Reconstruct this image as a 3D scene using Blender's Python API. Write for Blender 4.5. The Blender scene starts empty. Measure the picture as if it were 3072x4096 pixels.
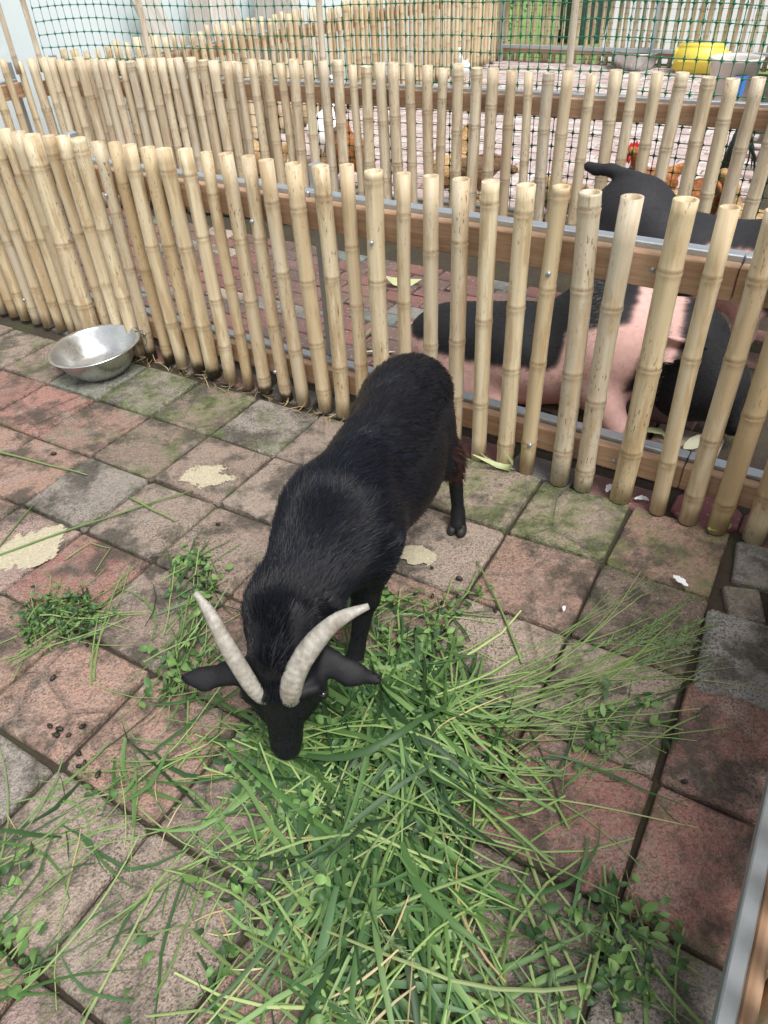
import bpy, bmesh, math, random
import numpy as np
from mathutils import Vector, Matrix, Euler

# ------------------------------------------------------------------ camera
scene = bpy.context.scene
R = math.radians
CAM_H = 1.4746
cam_d = bpy.data.cameras.new('camera')
cam = bpy.data.objects.new('camera', cam_d)
scene.collection.objects.link(cam)
cam_d.sensor_fit = 'VERTICAL'
cam_d.sensor_height = 36.0
cam_d.lens = 2865.4 / 4096 * 36.0
cam_d.clip_start = 0.02
cam_d.clip_end = 2000
cam.matrix_world = Matrix.Translation((0, 0, CAM_H)) @ Matrix.Rotation(R(90 - 39.709), 4, 'X') @ Matrix.Rotation(R(-2.9757), 4, 'Z')
scene.camera = cam
# ------------------------------------------------------------------ sky, sun, exposure
SUN_EL, SUN_ROT = 62.0, 150.0
world = bpy.data.worlds.new('World'); scene.world = world; world.use_nodes = True
wn = world.node_tree.nodes; wl = world.node_tree.links
bg = wn['Background']
sky = wn.new('ShaderNodeTexSky'); sky.sky_type = 'NISHITA'; sky.sun_disc = False
sky.sun_elevation = R(SUN_EL); sky.sun_rotation = R(SUN_ROT)
sky.air_density = 1.0; sky.dust_density = 4.0; sky.ozone_density = 1.0
hs = wn.new('ShaderNodeHueSaturation'); hs.inputs['Saturation'].default_value = 0.22   # thin overcast
wl.new(sky.outputs[0], hs.inputs['Color']); wl.new(hs.outputs[0], bg.inputs[0])
bg.inputs[1].default_value = 0.10
sun_d = bpy.data.lights.new('sun', 'SUN'); sun_d.energy = 1.5; sun_d.angle = R(24); sun_d.color = (1.0, 0.97, 0.93)
sun = bpy.data.objects.new('sun', sun_d); scene.collection.objects.link(sun)
sun.rotation_euler = (R(90 - SUN_EL), 0, R(180 - SUN_ROT))
scene.view_settings.view_transform = 'Standard'; scene.view_settings.look = 'None'
scene.view_settings.exposure = 0.92; scene.view_settings.gamma = 1.0
scene.view_settings.use_curve_mapping = False
scene.cycles.max_bounces = 8; scene.cycles.use_denoising = True

random.seed(11); rng = np.random.default_rng(11)
COL = scene.collection
# ------------------------------------------------------------------ helpers
def tag(o, label=None, cat=None, group=None, kind=None):
    if label: o['label'] = label
    if cat: o['category'] = cat
    if group: o['group'] = group
    if kind: o['kind'] = kind
    return o
def empty(name, loc, rz=0.0):
    o = bpy.data.objects.new(name, None); COL.objects.link(o); o.location = loc; o.rotation_euler[2] = rz
    o.empty_display_size = 0.05
    return o
def mesh_obj(name, me, parent=None, loc=(0, 0, 0), rot=None, mat=None):
    o = bpy.data.objects.new(name, me); COL.objects.link(o); o.location = loc
    if rot is not None: o.rotation_euler = rot
    if parent is not None: o.parent = parent
    if mat is not None and not me.materials: me.materials.append(mat)
    return o
def mk(name, V, F, mat=None, smooth=False):
    me = bpy.data.meshes.new(name); me.from_pydata([tuple(v) for v in V], [], [tuple(f) for f in F]); me.update()
    if smooth: me.polygons.foreach_set('use_smooth', np.ones(len(me.polygons), bool))
    if mat: me.materials.append(mat)
    return me
def mk_np(name, V, Q, mat=None, smooth=True, mats=None):
    """big mesh: V (n,3), Q (m,4) or (m,3)"""
    V = np.asarray(V, np.float32); Q = np.asarray(Q, np.int32); k = Q.shape[1]
    me = bpy.data.meshes.new(name)
    me.vertices.add(len(V)); me.vertices.foreach_set('co', V.ravel())
    me.loops.add(Q.size); me.loops.foreach_set('vertex_index', Q.ravel())
    me.polygons.add(len(Q)); me.polygons.foreach_set('loop_start', np.arange(0, Q.size, k, dtype=np.int32))
    me.polygons.foreach_set('loop_total', np.full(len(Q), k, np.int32))
    me.update(calc_edges=True)
    if smooth: me.polygons.foreach_set('use_smooth', np.ones(len(Q), bool))
    if mat: me.materials.append(mat)
    return me
def point_color(me, name, C):
    a = me.attributes.new(name, 'FLOAT_COLOR', 'POINT')
    C = np.asarray(C, np.float32)
    if C.shape[1] == 3: C = np.concatenate([C, np.ones((len(C), 1), np.float32)], 1)
    a.data.foreach_set('color', C.ravel())
def point_float(me, name, A):
    a = me.attributes.new(name, 'FLOAT', 'POINT'); a.data.foreach_set('value', np.asarray(A, np.float32))
def box_geo(cx, cy, cz, sx, sy, sz):
    x, y, z = sx / 2, sy / 2, sz / 2
    V = [(cx + a * x, cy + b * y, cz + c * z) for a in (-1, 1) for b in (-1, 1) for c in (-1, 1)]
    F = [(0, 1, 3, 2), (4, 6, 7, 5), (0, 4, 5, 1), (2, 3, 7, 6), (0, 2, 6, 4), (1, 5, 7, 3)]
    return V, F
def bevel_box(name, sx, sy, sz, b, mat):
    bm = bmesh.new(); bmesh.ops.create_cube(bm, size=1)
    for v in bm.verts: v.co = Vector((v.co.x * sx, v.co.y * sy, v.co.z * sz))
    bmesh.ops.bevel(bm, geom=list(bm.edges), offset=b, segments=1, affect='EDGES')
    me = bpy.data.meshes.new(name); bm.to_mesh(me); bm.free(); me.materials.append(mat); return me
def tube_geo(P, rad, sides=6, caps=True):
    """tube through points P with radius per point"""
    P = [Vector(p) for p in P]; n = len(P); V = []; F = []
    up = None
    for i in range(n):
        t = (P[min(i + 1, n - 1)] - P[max(i - 1, 0)]).normalized()
        if up is None:
            up = Vector((0, 0, 1)) if abs(t.z) < .9 else Vector((1, 0, 0))
        a = t.cross(up).normalized(); up = a.cross(t).normalized(); b = up
        r = rad[i] if hasattr(rad, '__len__') else rad
        for k in range(sides):
            an = 2 * math.pi * k / sides
            V.append(P[i] + a * (r * math.cos(an)) + b * (r * math.sin(an)))
    for i in range(n - 1):
        for k in range(sides):
            k2 = (k + 1) % sides
            F.append((i * sides + k, i * sides + k2, (i + 1) * sides + k2, (i + 1) * sides + k))
    if caps:
        F.append(tuple(reversed(range(sides)))); F.append(tuple((n - 1) * sides + k for k in range(sides)))
    return V, F
def lathe_geo(prof, sides=32):
    V = []; F = []
    for r, z in prof:
        for k in range(sides):
            a = 2 * math.pi * k / sides; V.append((r * math.cos(a), r * math.sin(a), z))
    for i in range(len(prof) - 1):
        for k in range(sides):
            k2 = (k + 1) % sides; F.append((i * sides + k, i * sides + k2, (i + 1) * sides + k2, (i + 1) * sides + k))
    return V, F
def join_geo(parts):
    V = []; F = []
    for v, f in parts:
        o = len(V); V += list(v); F += [tuple(i + o for i in q) for q in f]
    return V, F

# ------------------------------------------------------------------ material helpers
class NT:
    def __init__(s, name):
        s.m = bpy.data.materials.new(name); s.m.use_nodes = True; s.t = s.m.node_tree; s.n = s.t.nodes; s.l = s.t.links
        s.b = s.n['Principled BSDF']; s.out = s.n['Material Output']
    def new(s, t, **kw):
        n = s.n.new(t)
        for k, v in kw.items(): setattr(n, k, v)
        return n
    def link(s, a, b): s.l.new(a, b)
    def noise(s, vec, scale, detail=4, rough=.55, out='Fac', dist=0):
        n = s.new('ShaderNodeTexNoise'); n.inputs['Scale'].default_value = scale; n.inputs['Detail'].default_value = detail
        n.inputs['Roughness'].default_value = rough; n.inputs['Distortion'].default_value = dist
        if vec is not None: s.link(vec, n.inputs['Vector'])
        return n.outputs[out]
    def mapping(s, vec, scale=(1, 1, 1), loc=None):
        m = s.new('ShaderNodeMapping'); m.inputs['Scale'].default_value = scale; s.link(vec, m.inputs['Vector'])
        if loc is not None: s.link(loc, m.inputs['Location'])
        return m.outputs[0]
    def ramp(s, fac, stops, interp='LINEAR'):
        r = s.new('ShaderNodeValToRGB'); r.color_ramp.interpolation = interp
        e = r.color_ramp.elements
        while len(e) < len(stops): e.new(.5)
        for q, (p, c) in zip(e, stops):
            q.position = p; q.color = (c, c, c, 1) if isinstance(c, (int, float)) else (*c, 1)
        s.link(fac, r.inputs[0]); return r.outputs[0]
    def mix(s, fac, a, b, mode='MIX'):
        m = s.new('ShaderNodeMix', data_type='RGBA', blend_type=mode)
        for i, v in ((0, fac), (6, a), (7, b)):
            if hasattr(v, 'links'): s.link(v, m.inputs[i])
            elif i == 0: m.inputs[0].default_value = v
            else: m.inputs[i].default_value = (*v, 1)
        return m.outputs[2]
    def math(s, op, a, b=None):
        m = s.new('ShaderNodeMath', operation=op)
        for i, v in ((0, a), (1, b)):
            if v is None: continue
            if hasattr(v, 'links'): s.link(v, m.inputs[i])
            else: m.inputs[i].default_value = v
        return m.outputs[0]
    def bump(s, h, strength=.3, dist=.01):
        b = s.new('ShaderNodeBump'); b.inputs['Strength'].default_value = strength; b.inputs['Distance'].default_value = dist
        s.link(h, b.inputs['Height']); s.link(b.outputs[0], s.b.inputs['Normal'])
    def base(s, c):
        if hasattr(c, 'links'): s.link(c, s.b.inputs['Base Color'])
        else: s.b.inputs['Base Color'].default_value = (*c, 1)
    def rough(s, v):
        if hasattr(v, 'links'): s.link(v, s.b.inputs['Roughness'])
        else: s.b.inputs['Roughness'].default_value = v
    def attr(s, name, out='Color'): return s.new('ShaderNodeAttribute', attribute_name=name).outputs[out]
    def obj(s): return s.new('ShaderNodeTexCoord').outputs['Object']
    def pos(s): return s.new('ShaderNodeNewGeometry').outputs['Position']
    def info(s): return s.new('ShaderNodeObjectInfo')
def plain(name, c, rough=.6, metal=0.0, noise=0.0, nscale=20, bump=0.0):
    t = NT(name); t.rough(rough); t.b.inputs['Metallic'].default_value = metal
    if noise:
        f = t.noise(t.obj(), nscale, 6)
        t.base(t.mix(f, tuple(x * (1 - noise) for x in c), tuple(min(1, x * (1 + noise)) for x in c)))
        if bump: t.bump(f, bump, .004)
    else: t.base(c)
    return t.m

# ------------------------------------------------------------------ materials
def make_bamboo():
    t = NT('bamboo'); inf = t.info(); o = t.obj()
    off = t.new('ShaderNodeVectorMath', operation='SCALE'); comb = t.new('ShaderNodeCombineXYZ')
    for k in range(3): t.link(inf.outputs['Random'], comb.inputs[k])
    t.link(comb.outputs[0], off.inputs[0]); off.inputs['Scale'].default_value = 37.0
    st = t.noise(t.mapping(o, (55, 55, 2.2), off.outputs[0]), 1, 5)
    sp = t.noise(t.mapping(o, (170, 170, 42), off.outputs[0]), 1, 3)
    bl = t.noise(t.mapping(o, (26, 26, 4.0), off.outputs[0]), 1, 5, .6)
    spz = t.noise(t.mapping(o, (9, 9, 3.0), off.outputs[0]), 1, 3)
    a = t.ramp(inf.outputs['Random'], [(0, (.46, .345, .20)), (.2, (.66, .55, .35)), (.5, (.74, .645, .45)), (.75, (.60, .49, .32)), (1, (.58, .53, .42))])
    c = t.mix(t.ramp(st, [(.36, 0), (.70, .75)]), a, (.48, .345, .19))
    c = t.mix(t.math('MULTIPLY', t.ramp(bl, [(.515, 0), (.60, .72)]), .9), c, (.42, .29, .15))
    spm = t.math('MULTIPLY', t.ramp(sp, [(.60, 0), (.66, 1)]), t.ramp(spz, [(.46, 0), (.62, .9)]))
    c = t.mix(spm, c, (.20, .12, .055))
    nd = t.attr('node', 'Fac')
    c = t.mix(t.math('MULTIPLY', nd, t.math('ADD', t.math('MULTIPLY', bl, 1.0), .12)), c, (.25, .16, .08))
    md = t.math('MULTIPLY', t.attr('mould', 'Fac'), t.math('ADD', st, .45))
    c = t.mix(t.ramp(md, [(.35, 0), (.6, .92)]), c, (.045, .035, .022))
    wt = t.new('ShaderNodeHueSaturation'); t.link(c, wt.inputs['Color'])
    t.link(t.attr('weather', 'Fac'), wt.inputs['Saturation'])
    c = wt.outputs[0]
    t.base(c); t.rough(t.math('ADD', t.math('MULTIPLY', bl, .3), .38))
    t.bump(t.math('ADD', st, t.math('MULTIPLY', spm, -.5)), .22, .003)
    return t.m
M = {}
M['bamboo'] = make_bamboo()
def make_wood(name, a, b, axis=0):
    t = NT(name); o = t.obj(); inf = t.info()
    comb = t.new('ShaderNodeCombineXYZ')
    for k in range(3): t.link(t.math('MULTIPLY', inf.outputs['Random'], 23.0), comb.inputs[k])
    s = [26, 26, 26]; s[axis] = 1.6
    g = t.noise(t.mapping(o, s, comb.outputs[0]), 1, 4, .6, dist=1.2)
    s2 = [160, 160, 160]; s2[axis] = 8
    g2 = t.noise(t.mapping(o, s2, comb.outputs[0]), 1, 3)
    c = t.mix(t.ramp(g, [(.35, 0), (.62, 1)]), a, b)
    c = t.mix(t.ramp(g2, [(.5, 0), (.75, .45)]), c, tuple(x * .5 for x in b))
    br = t.math('ADD', t.math('MULTIPLY', inf.outputs['Random'], .5), .62)
    c = t.mix(1.0, c, br, 'MULTIPLY') if name == 'pale_board' else c
    t.base(c); t.rough(.55); t.bump(g2, .25, .002)
    return t.m
M['wood'] = make_wood('rail_wood', (.54, .36, .235), (.40, .24, .14))
M['board'] = make_wood('pale_board', (.66, .63, .58), (.50, .47, .42), 2)
def make_galv():
    t = NT('galvanised_steel'); o = t.obj()
    n1 = t.noise(t.mapping(o, (6, 60, 60)), 1, 4); n2 = t.noise(o, 45, 3)
    t.base(t.mix(n2, (.40, .44, .475), (.54, .58, .615))); t.b.inputs['Metallic'].default_value = .75
    t.rough(t.math('ADD', t.math('MULTIPLY', n1, .25), .33)); t.bump(n2, .08, .002)
    return t.m
M['galv'] = make_galv()
def make_steel():
    t = NT('stainless_steel'); o = t.obj()
    n = t.noise(o, 12, 5); sm = t.noise(o, 30, 3, .7)
    c = t.mix(t.ramp(n, [(.4, 0), (.7, .5)]), (.62, .63, .63), (.42, .41, .39))
    t.base(c); t.b.inputs['Metallic'].default_value = .95
    t.rough(t.ramp(sm, [(.3, .22), (.7, .42)])); t.bump(n, .1, .004)
    return t.m
M['steel'] = make_steel()
def make_paver(name, moss=True):
    t = NT(name); p = t.pos(); inf = t.info()
    big = t.noise(p, 7, 4, .62); mid = t.noise(p, 26, 3, .6); fine = t.noise(p, 170, 2, .6); grit = t.noise(p, 420, 1)
    vor = t.new('ShaderNodeTexVoronoi'); vor.inputs['Scale'].default_value = 170; t.link(p, vor.inputs['Vector'])
    base = inf.outputs['Color']
    gr = t.noise(p, 95, 3, .7)
    c = t.mix(t.ramp(mid, [(.36, 0), (.66, .6)]), base, t.mix(.6, base, (.30, .245, .20)))
    c = t.mix(t.ramp(big, [(.52, 0), (.68, .55)]), c, (.31, .27, .235))
    lowm = t.ramp(t.noise(p, 3.1, 3), [(.36, .25), (.62, 1)])
    c = t.mix(t.math('MULTIPLY', t.ramp(gr, [(.30, .75), (.47, 0)]), lowm), c, (.06, .05, .04))
    c = t.mix(t.ramp(gr, [(.56, 0), (.72, .65)]), c, (.42, .36, .29))
    # exposed pebbles and dark grains
    c = t.mix(t.ramp(vor.outputs['Distance'], [(.12, .42), (.3, 0)]), c, (.44, .37, .28))
    c = t.mix(t.math('MULTIPLY', t.ramp(fine, [(.38, .9), (.50, 0)]), t.math('SUBTRACT', 1.2, lowm)), c, (.05, .04, .032))
    c = t.mix(t.ramp(grit, [(.60, 0), (.70, .5)]), c, (.45, .40, .34))
    # damp dark stains with their own outline
    stn = t.noise(t.mapping(p, (1, 1, 1)), 5.0, 5, .72)
    c = t.mix(t.math('MULTIPLY', t.ramp(stn, [(.485, 0), (.595, 1)]), t.math('ADD', t.math('MULTIPLY', gr, 1.0), .3)), c, (.05, .045, .035))
    st2 = t.noise(p, 2.3, 6, .74)
    c = t.mix(t.math('MULTIPLY', t.ramp(st2, [(.585, 0), (.63, .9)]), t.math('ADD', t.math('MULTIPLY', gr, 1.1), .25)), c, (.028, .026, .022))
    # moulded grooves on some of the slabs
    oc = t.obj(); cb = t.new('ShaderNodeCombineXYZ')
    for k in range(3): t.link(t.math('MULTIPLY', inf.outputs['Random'], 19.0), cb.inputs[k])
    ve = t.new('ShaderNodeTexVoronoi', feature='DISTANCE_TO_EDGE'); ve.inputs['Scale'].default_value = 4.2; t.link(t.mapping(oc, (1, 1, .01), cb.outputs[0]), ve.inputs['Vector'])
    groove = t.math('MULTIPLY', t.ramp(ve.outputs['Distance'], [(.018, 1), (.045, 0)]), t.ramp(inf.outputs['Random'], [(.84, 0), (.86, 1)]))
    c = t.mix(t.math('MULTIPLY', groove, .35), c, (.06, .055, .045))
    # dirt and moss that crept in from the joints, broken up by noise
    sx = t.new('ShaderNodeSeparateXYZ'); t.link(oc, sx.inputs[0])
    ed = t.math('MAXIMUM', t.math('ABSOLUTE', sx.outputs[0]), t.math('ABSOLUTE', sx.outputs[1]))
    en = t.math('ADD', t.math('MULTIPLY', t.math('SUBTRACT', ed, .145), 11.0), t.math('MULTIPLY', t.math('SUBTRACT', t.noise(p, 13, 4, .7), .46), 3.4))
    c = t.mix(t.math('MULTIPLY', t.ramp(en, [(.02, 0), (.5, .85)]), t.math('ADD', t.math('MULTIPLY', gr, .9), .3)), c, t.mix(t.ramp(big, [(.45, 0), (.55, 1)]), (.05, .045, .035), (.075, .085, .03)))
    if moss:
        mz = t.noise(p, 11, 5, .66)
        am = t.math('MULTIPLY', t.math('SUBTRACT', 1.0, inf.outputs['Alpha']), .84)
        thr = t.math('SUBTRACT', t.math('ADD', t.math('ADD', mz, t.math('MULTIPLY', t.math('SUBTRACT', big, .5), .6)), am), .71)
        mk_ = t.ramp(t.math('MULTIPLY', thr, 4.0), [(.1, 0), (.9, .8)])
        sp = t.ramp(fine, [(.42, .1), (.56, 1)])
        c = t.mix(t.math('MULTIPLY', mk_, sp), c, (.135, .185, .045))
        c = t.mix(t.math('MULTIPLY', t.ramp(t.math('MULTIPLY', thr, 3.0), [(.05, 0), (1, .75)]), t.ramp(mid, [(.45, 0), (.6, 1)])), c, (.04, .05, .022))
    t.base(c); t.rough(.86)
    h = t.math('ADD', t.math('ADD', t.math('MULTIPLY', fine, .5), t.math('MULTIPLY', gr, 1.1)), t.math('ADD', t.math('MULTIPLY', mid, 1.0), t.math('MULTIPLY', vor.outputs['Distance'], -.35)))
    t.bump(t.math('SUBTRACT', h, t.math('MULTIPLY', groove, .8)), .9, .008)
    return t.m
M['paver'] = make_paver('paver_stone')
def make_brick(name, pale=0.0):
    t = NT(name); p = t.pos(); inf = t.info()
    big = t.noise(p, 3.2, 6, .65); mid = t.noise(p, 22, 5, .6); fine = t.noise(p, 190, 3)
    base = inf.outputs['Color']
    c = t.mix(t.ramp(mid, [(.35, 0), (.7, .5)]), base, t.mix(.5, base, (.24, .19, .16)))
    c = t.mix(t.ramp(fine, [(.36, .7), (.47, 0)]), c, (.08, .06, .05))
    if pale:
        c = t.mix(t.ramp(big, [(.48, 0), (.62, .6)]), c, (.62, .58, .55))
        c = t.mix(t.ramp(t.noise(p, 9, 5), [(.60, 0), (.66, .85)]), c, (.76, .75, .73))
    else:
        c = t.mix(t.ramp(big, [(.44, 0), (.60, .8)]), c, (.095, .075, .065))
        c = t.mix(t.ramp(t.noise(p, 60, 4), [(.62, 0), (.68, .6)]), c, (.42, .36, .31))
    t.base(c); t.rough(.8); t.bump(t.math('ADD', fine, mid), .4, .004)
    return t.m
M['brick'] = make_brick('pig_pen_brick')
M['pale_brick'] = make_brick('chicken_pen_brick', 1.0)
def make_soil():
    t = NT('joint_soil'); p = t.pos(); n = t.noise(p, 60, 6, .7); n2 = t.noise(p, 6, 4)
    c = t.mix(n, (.018, .014, .010), (.07, .052, .034)); c = t.mix(t.ramp(n2, [(.5, 0), (.65, .5)]), c, (.05, .06, .02))
    t.base(c); t.rough(.95); t.bump(n, .8, .01); return t.m
M['soil'] = make_soil()
def make_lawn():
    t = NT('lawn_grass'); p = t.pos(); n = t.noise(p, 40, 5, .7); n2 = t.noise(p, 1.3, 4)
    c = t.mix(n, (.10, .19, .04), (.24, .37, .11)); c = t.mix(t.ramp(n2, [(.45, 0), (.7, .5)]), c, (.32, .40, .16))
    t.base(c); t.rough(.9); t.bump(n, .8, .03); return t.m
M['lawn'] = make_lawn()
M['concrete'] = plain('pale_concrete', (.42, .43, .41), .85, 0, .12, 6, .2)
def make_wall():
    t = NT('pale_blue_wall'); p = t.pos(); n = t.noise(p, 1.5, 6); n2 = t.noise(p, 40, 3)
    t.base(t.mix(n, (.66, .76, .79), (.76, .83, .85))); t.rough(.8); t.bump(n2, .1, .003); return t.m
M['wall'] = make_wall()
M['net'] = plain('green_plastic_net', (.015, .19, .10), .42)
def make_fur(name, a, b, rough=.42):
    t = NT(name); inf = t.new('ShaderNodeHairInfo')
    t.base(t.mix(inf.outputs['Random'], a, b)); t.rough(rough); t.b.inputs['Specular IOR Level'].default_value = .36
    return t.m
M['goat_fur'] = make_fur('black_goat_fur', (.0018, .0021, .0032), (.006, .0075, .014), .26)  # bluish second tone puts the coat's blue sheen into the hair colour
M['goat_brown'] = make_fur('rusty_goat_fur', (.012, .007, .006), (.07, .025, .015), .4)
M['goat_guard'] = make_fur('goat_guard_hair', (.003, .0036, .006), (.016, .020, .036), .26)  # lighter bluish hairs: sheen painted as colour over the black coat
M['goat_skin'] = plain('black_goat_coat', (.007, .007, .009), .75, 0, .4, 60, .3)
M['goat_skin'].node_tree.nodes['Principled BSDF'].inputs['Specular IOR Level'].default_value = .28; M['goat_skin'].node_tree.nodes['Principled BSDF'].inputs['Roughness'].default_value = .6
M['hoof'] = plain('black_hoof', (.012, .011, .010), .6, 0, .3, 80)
def make_pigskin():
    t = NT('pig_skin'); o = t.pos(); c = t.attr('coat'); n = t.noise(o, 55, 5); f = t.noise(o, 260, 2)
    t.base(t.mix(t.ramp(n, [(.35, 0), (.7, .5)]), c, t.mix(1.0, c, (.78, .68, .66), 'MULTIPLY'))); t.rough(.62); t.b.inputs['Specular IOR Level'].default_value = .2
    t.b.inputs['Subsurface Weight'].default_value = .08; t.b.inputs['Subsurface Radius'].default_value = (.02, .008, .005)
    t.bump(t.math('ADD', n, t.math('MULTIPLY', f, .5)), .35, .004); return t.m
M['pig'] = make_pigskin()
M['bristle'] = make_fur('pig_bristle', (.10, .09, .085), (.42, .39, .36), .45)
M['bristle_black'] = make_fur('pig_bristle_black', (.008, .008, .009), (.035, .035, .038), .45)
def make_horn():
    t = NT('goat_horn'); o = t.obj(); u = t.attr('along', 'Fac')
    w = t.new('ShaderNodeTexWave'); w.inputs['Scale'].default_value = 1.0
    n = t.noise(o, 60, 5); n2 = t.noise(o, 200, 3)
    ring = t.math('SINE', t.math('ADD', t.math('MULTIPLY', u, 150), t.math('MULTIPLY', n, 9)))
    c = t.mix(t.ramp(n, [(.35, 0), (.66, 1)]), (.43, .405, .36), (.30, .275, .235))
    c = t.mix(t.ramp(n2, [(.58, 0), (.68, .45)]), c, (.16, .125, .09))
    c = t.mix(t.ramp(t.noise(t.mapping(o, (30, 30, 9)), 1, 4), [(.5, 0), (.66, .7)]), c, (.20, .16, .12))
    t.base(c); t.rough(.55); t.bump(t.math('ADD', t.math('MULTIPLY', ring, .25), t.math('MULTIPLY', n, .5)), .3, .004); return t.m
M['horn'] = make_horn()
M['eye'] = plain('dark_eye', (.01, .008, .006), .08)
M['amber'] = plain('amber_eye', (.25, .13, .03), .1)
def make_plant():
    t = NT('cut_grass'); c = t.attr('tint'); n = t.noise(t.pos(), 90, 3)
    c2 = t.mix(t.math('MULTIPLY', n, .5), c, t.mix(.5, c, (.05, .09, .02)))
    t.base(c2); t.rough(.5); t.b.inputs['Specular IOR Level'].default_value = .4
    tr = t.new('ShaderNodeBsdfTranslucent'); t.link(c2, tr.inputs[0])
    mx = t.new('ShaderNodeMixShader'); mx.inputs[0].default_value = .12
    t.link(t.b.outputs[0], mx.inputs[1]); t.link(tr.outputs[0], mx.inputs[2]); t.link(mx.outputs[0], t.out.inputs[0])
    return t.m
M['plant'] = make_plant()
M['feather_white'] = plain('white_feather', (.82, .82, .84), .6)
M['patch'] = plain('dried_splash', (.43, .385, .275), .95, 0, .55, 160, .8)
M['pellet'] = plain('dropping', (.018, .013, .008), .5)
M['yellow'] = plain('yellow_plastic', (.74, .60, .09), .4, 0, .1, 15)
M['bucket'] = plain('dirty_white_plastic', (.62, .58, .54), .6, 0, .35, 9)
M['bucket_in'] = plain('brown_residue', (.30, .20, .14), .9, 0, .4, 30)
M['blue'] = plain('blue_label', (.08, .22, .62), .5)
M['binm'] = plain('dark_green_plastic', (.02, .045, .035), .5)
M['white_plumage'] = plain('white_plumage', (.80, .79, .76), .85, 0, .1, 60, .4)
M['comb'] = plain('red_comb', (.62, .03, .03), .45, 0, .2, 60)
M['beak'] = plain('yellow_beak', (.55, .36, .08), .5)
M['shank'] = plain('yellow_shank', (.50, .36, .12), .6)
M['dark_feather'] = plain('dark_green_feather', (.012, .018, .018), .35)

# surveyed pole positions: near fence [distance along, lean, height, radius]; middle fence [x, y]
DATA = {"near":[[-2.4281,0,0.87,0.029],[-2.3401,0,0.87,0.029],[-2.2521,0,0.87,0.029],[-2.1641,0,0.87,0.029],[-2.0761,0,0.87,0.029],[-1.9881,0,0.87,0.029],[-1.9001,0,0.87,0.029],[-1.8121,0,0.87,0.029],[-1.7241,0.0,0.8817,0.0271],[-1.6451,0.0,0.8779,0.0349],[-1.5652,0.0,0.8743,0.0424],[-1.4552,0.0,0.8795,0.0286],[-1.3723,0.0,0.8846,0.0312],[-1.2858,0.0036,0.8845,0.0336],[-1.1784,-0.0177,0.8804,0.0268],[-1.0889,-0.0006,0.8859,0.0262],[-1.0111,0.0032,0.8843,0.0299],[-0.9192,0.0104,0.8842,0.0293],[-0.8403,0.0075,0.8866,0.0314],[-0.7361,0.0042,0.8942,0.0295],[-0.6403,0.0049,0.8933,0.0245],[-0.5531,0.0072,0.8964,0.0296],[-0.4578,0.0173,0.8972,0.0275],[-0.3839,0.03,0.8929,0.0297],[-0.2741,0.025,0.8935,0.0316],[-0.1709,0.0047,0.8956,0.0308],[-0.0724,0.0,0.9084,0.025],[0.0232,0.0,0.9011,0.0319],[0.1255,0.0,0.9048,0.022],[0.2145,0.0,0.9066,0.0267],[0.31,0.0,0.9083,0.029],[0.3997,0.009,0.9116,0.029],[0.5024,0.0047,0.9139,0.0303],[0.599,-0.0124,0.9213,0.0271],[0.6761,0.03,0.9165,0.0341],[0.7833,0.0004,0.9166,0.0324],[0.9103,-0.0026,0.9256,0.0343],[1.0113,0.0162,0.9206,0.0271],[1.1114,0.01,0.925,0.031],[1.1964,0.01,0.925,0.0325],[1.2993,0.01,0.925,0.0338],[1.3993,0,0.92,0.03],[1.4993,0,0.92,0.03],[1.5993,0,0.92,0.03],[1.6993,0,0.92,0.03],[1.7993,0,0.92,0.03]],"near_line":[0,2.272,0.83384,-0.552],"second":[[-2.068,5.352],[-1.977,5.327],[-1.925,5.313],[-1.869,5.296],[-1.816,5.281],[-1.737,5.256],[-1.636,5.223],[-1.579,5.204],[-1.528,5.187],[-1.454,5.161],[-1.395,5.139],[-1.324,5.113],[-1.257,5.088],[-1.19,5.061],[-1.127,5.036],[-1.08,5.018],[-0.996,4.983],[-0.922,4.952],[-0.859,4.924],[-0.776,4.888],[-0.707,4.857],[-0.621,4.818],[-0.533,4.776],[-0.454,4.739],[-0.373,4.7],[-0.291,4.659],[-0.207,4.617],[-0.125,4.575],[-0.045,4.534],[0.029,4.495],[0.102,4.457],[0.172,4.419],[0.253,4.375],[0.345,4.325],[0.423,4.282],[0.495,4.241],[0.584,4.191],[0.661,4.147],[0.746,4.098],[0.821,4.054],[0.909,4.003],[0.992,3.953],[1.091,3.894],[1.185,3.838],[1.26,3.792],[1.348,3.739],[1.44,3.683],[1.538,3.623],[1.624,3.57],[1.712,3.515],[1.807,3.456],[1.902,3.397],[1.997,3.338],[2.092,3.279],[2.187,3.22],[2.282,3.161],[2.377,3.102]]}
# ------------------------------------------------------------------ setting
DU = np.array([math.cos(R(-31.715)), math.sin(R(-31.715))]); DV = np.array([-DU[1], DU[0]])
G0 = np.array([-0.71898, 1.47668]) * CAM_H; GS = 0.3
def grid(u, v): return G0 + DU * u * GS + DV * v * GS * 1.0255
def sheet(name, pts, z, mat, kind='structure'):
    me = mk(name, [(x, y, z) for x, y in pts], [tuple(range(len(pts)))], mat)
    return tag(mesh_obj(name, me), kind=kind)
sheet('ground', [(-400, -400), (400, -400), (400, 400), (-400, 400)], -.09, M['lawn'])
D3 = np.array([.5889, .8082]); N3 = np.array([-.8082, .5889])        # away from the camera along the wall; towards the wall
C2 = np.array([-2.07, 5.42])                                          # corner of the pens
ND = np.array([.8338, -.5520])                                        # along the near fence, to the right
ND = ND / np.linalg.norm(ND)
def P2(a, b): return C2 + ND * a + D3 * b
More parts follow.
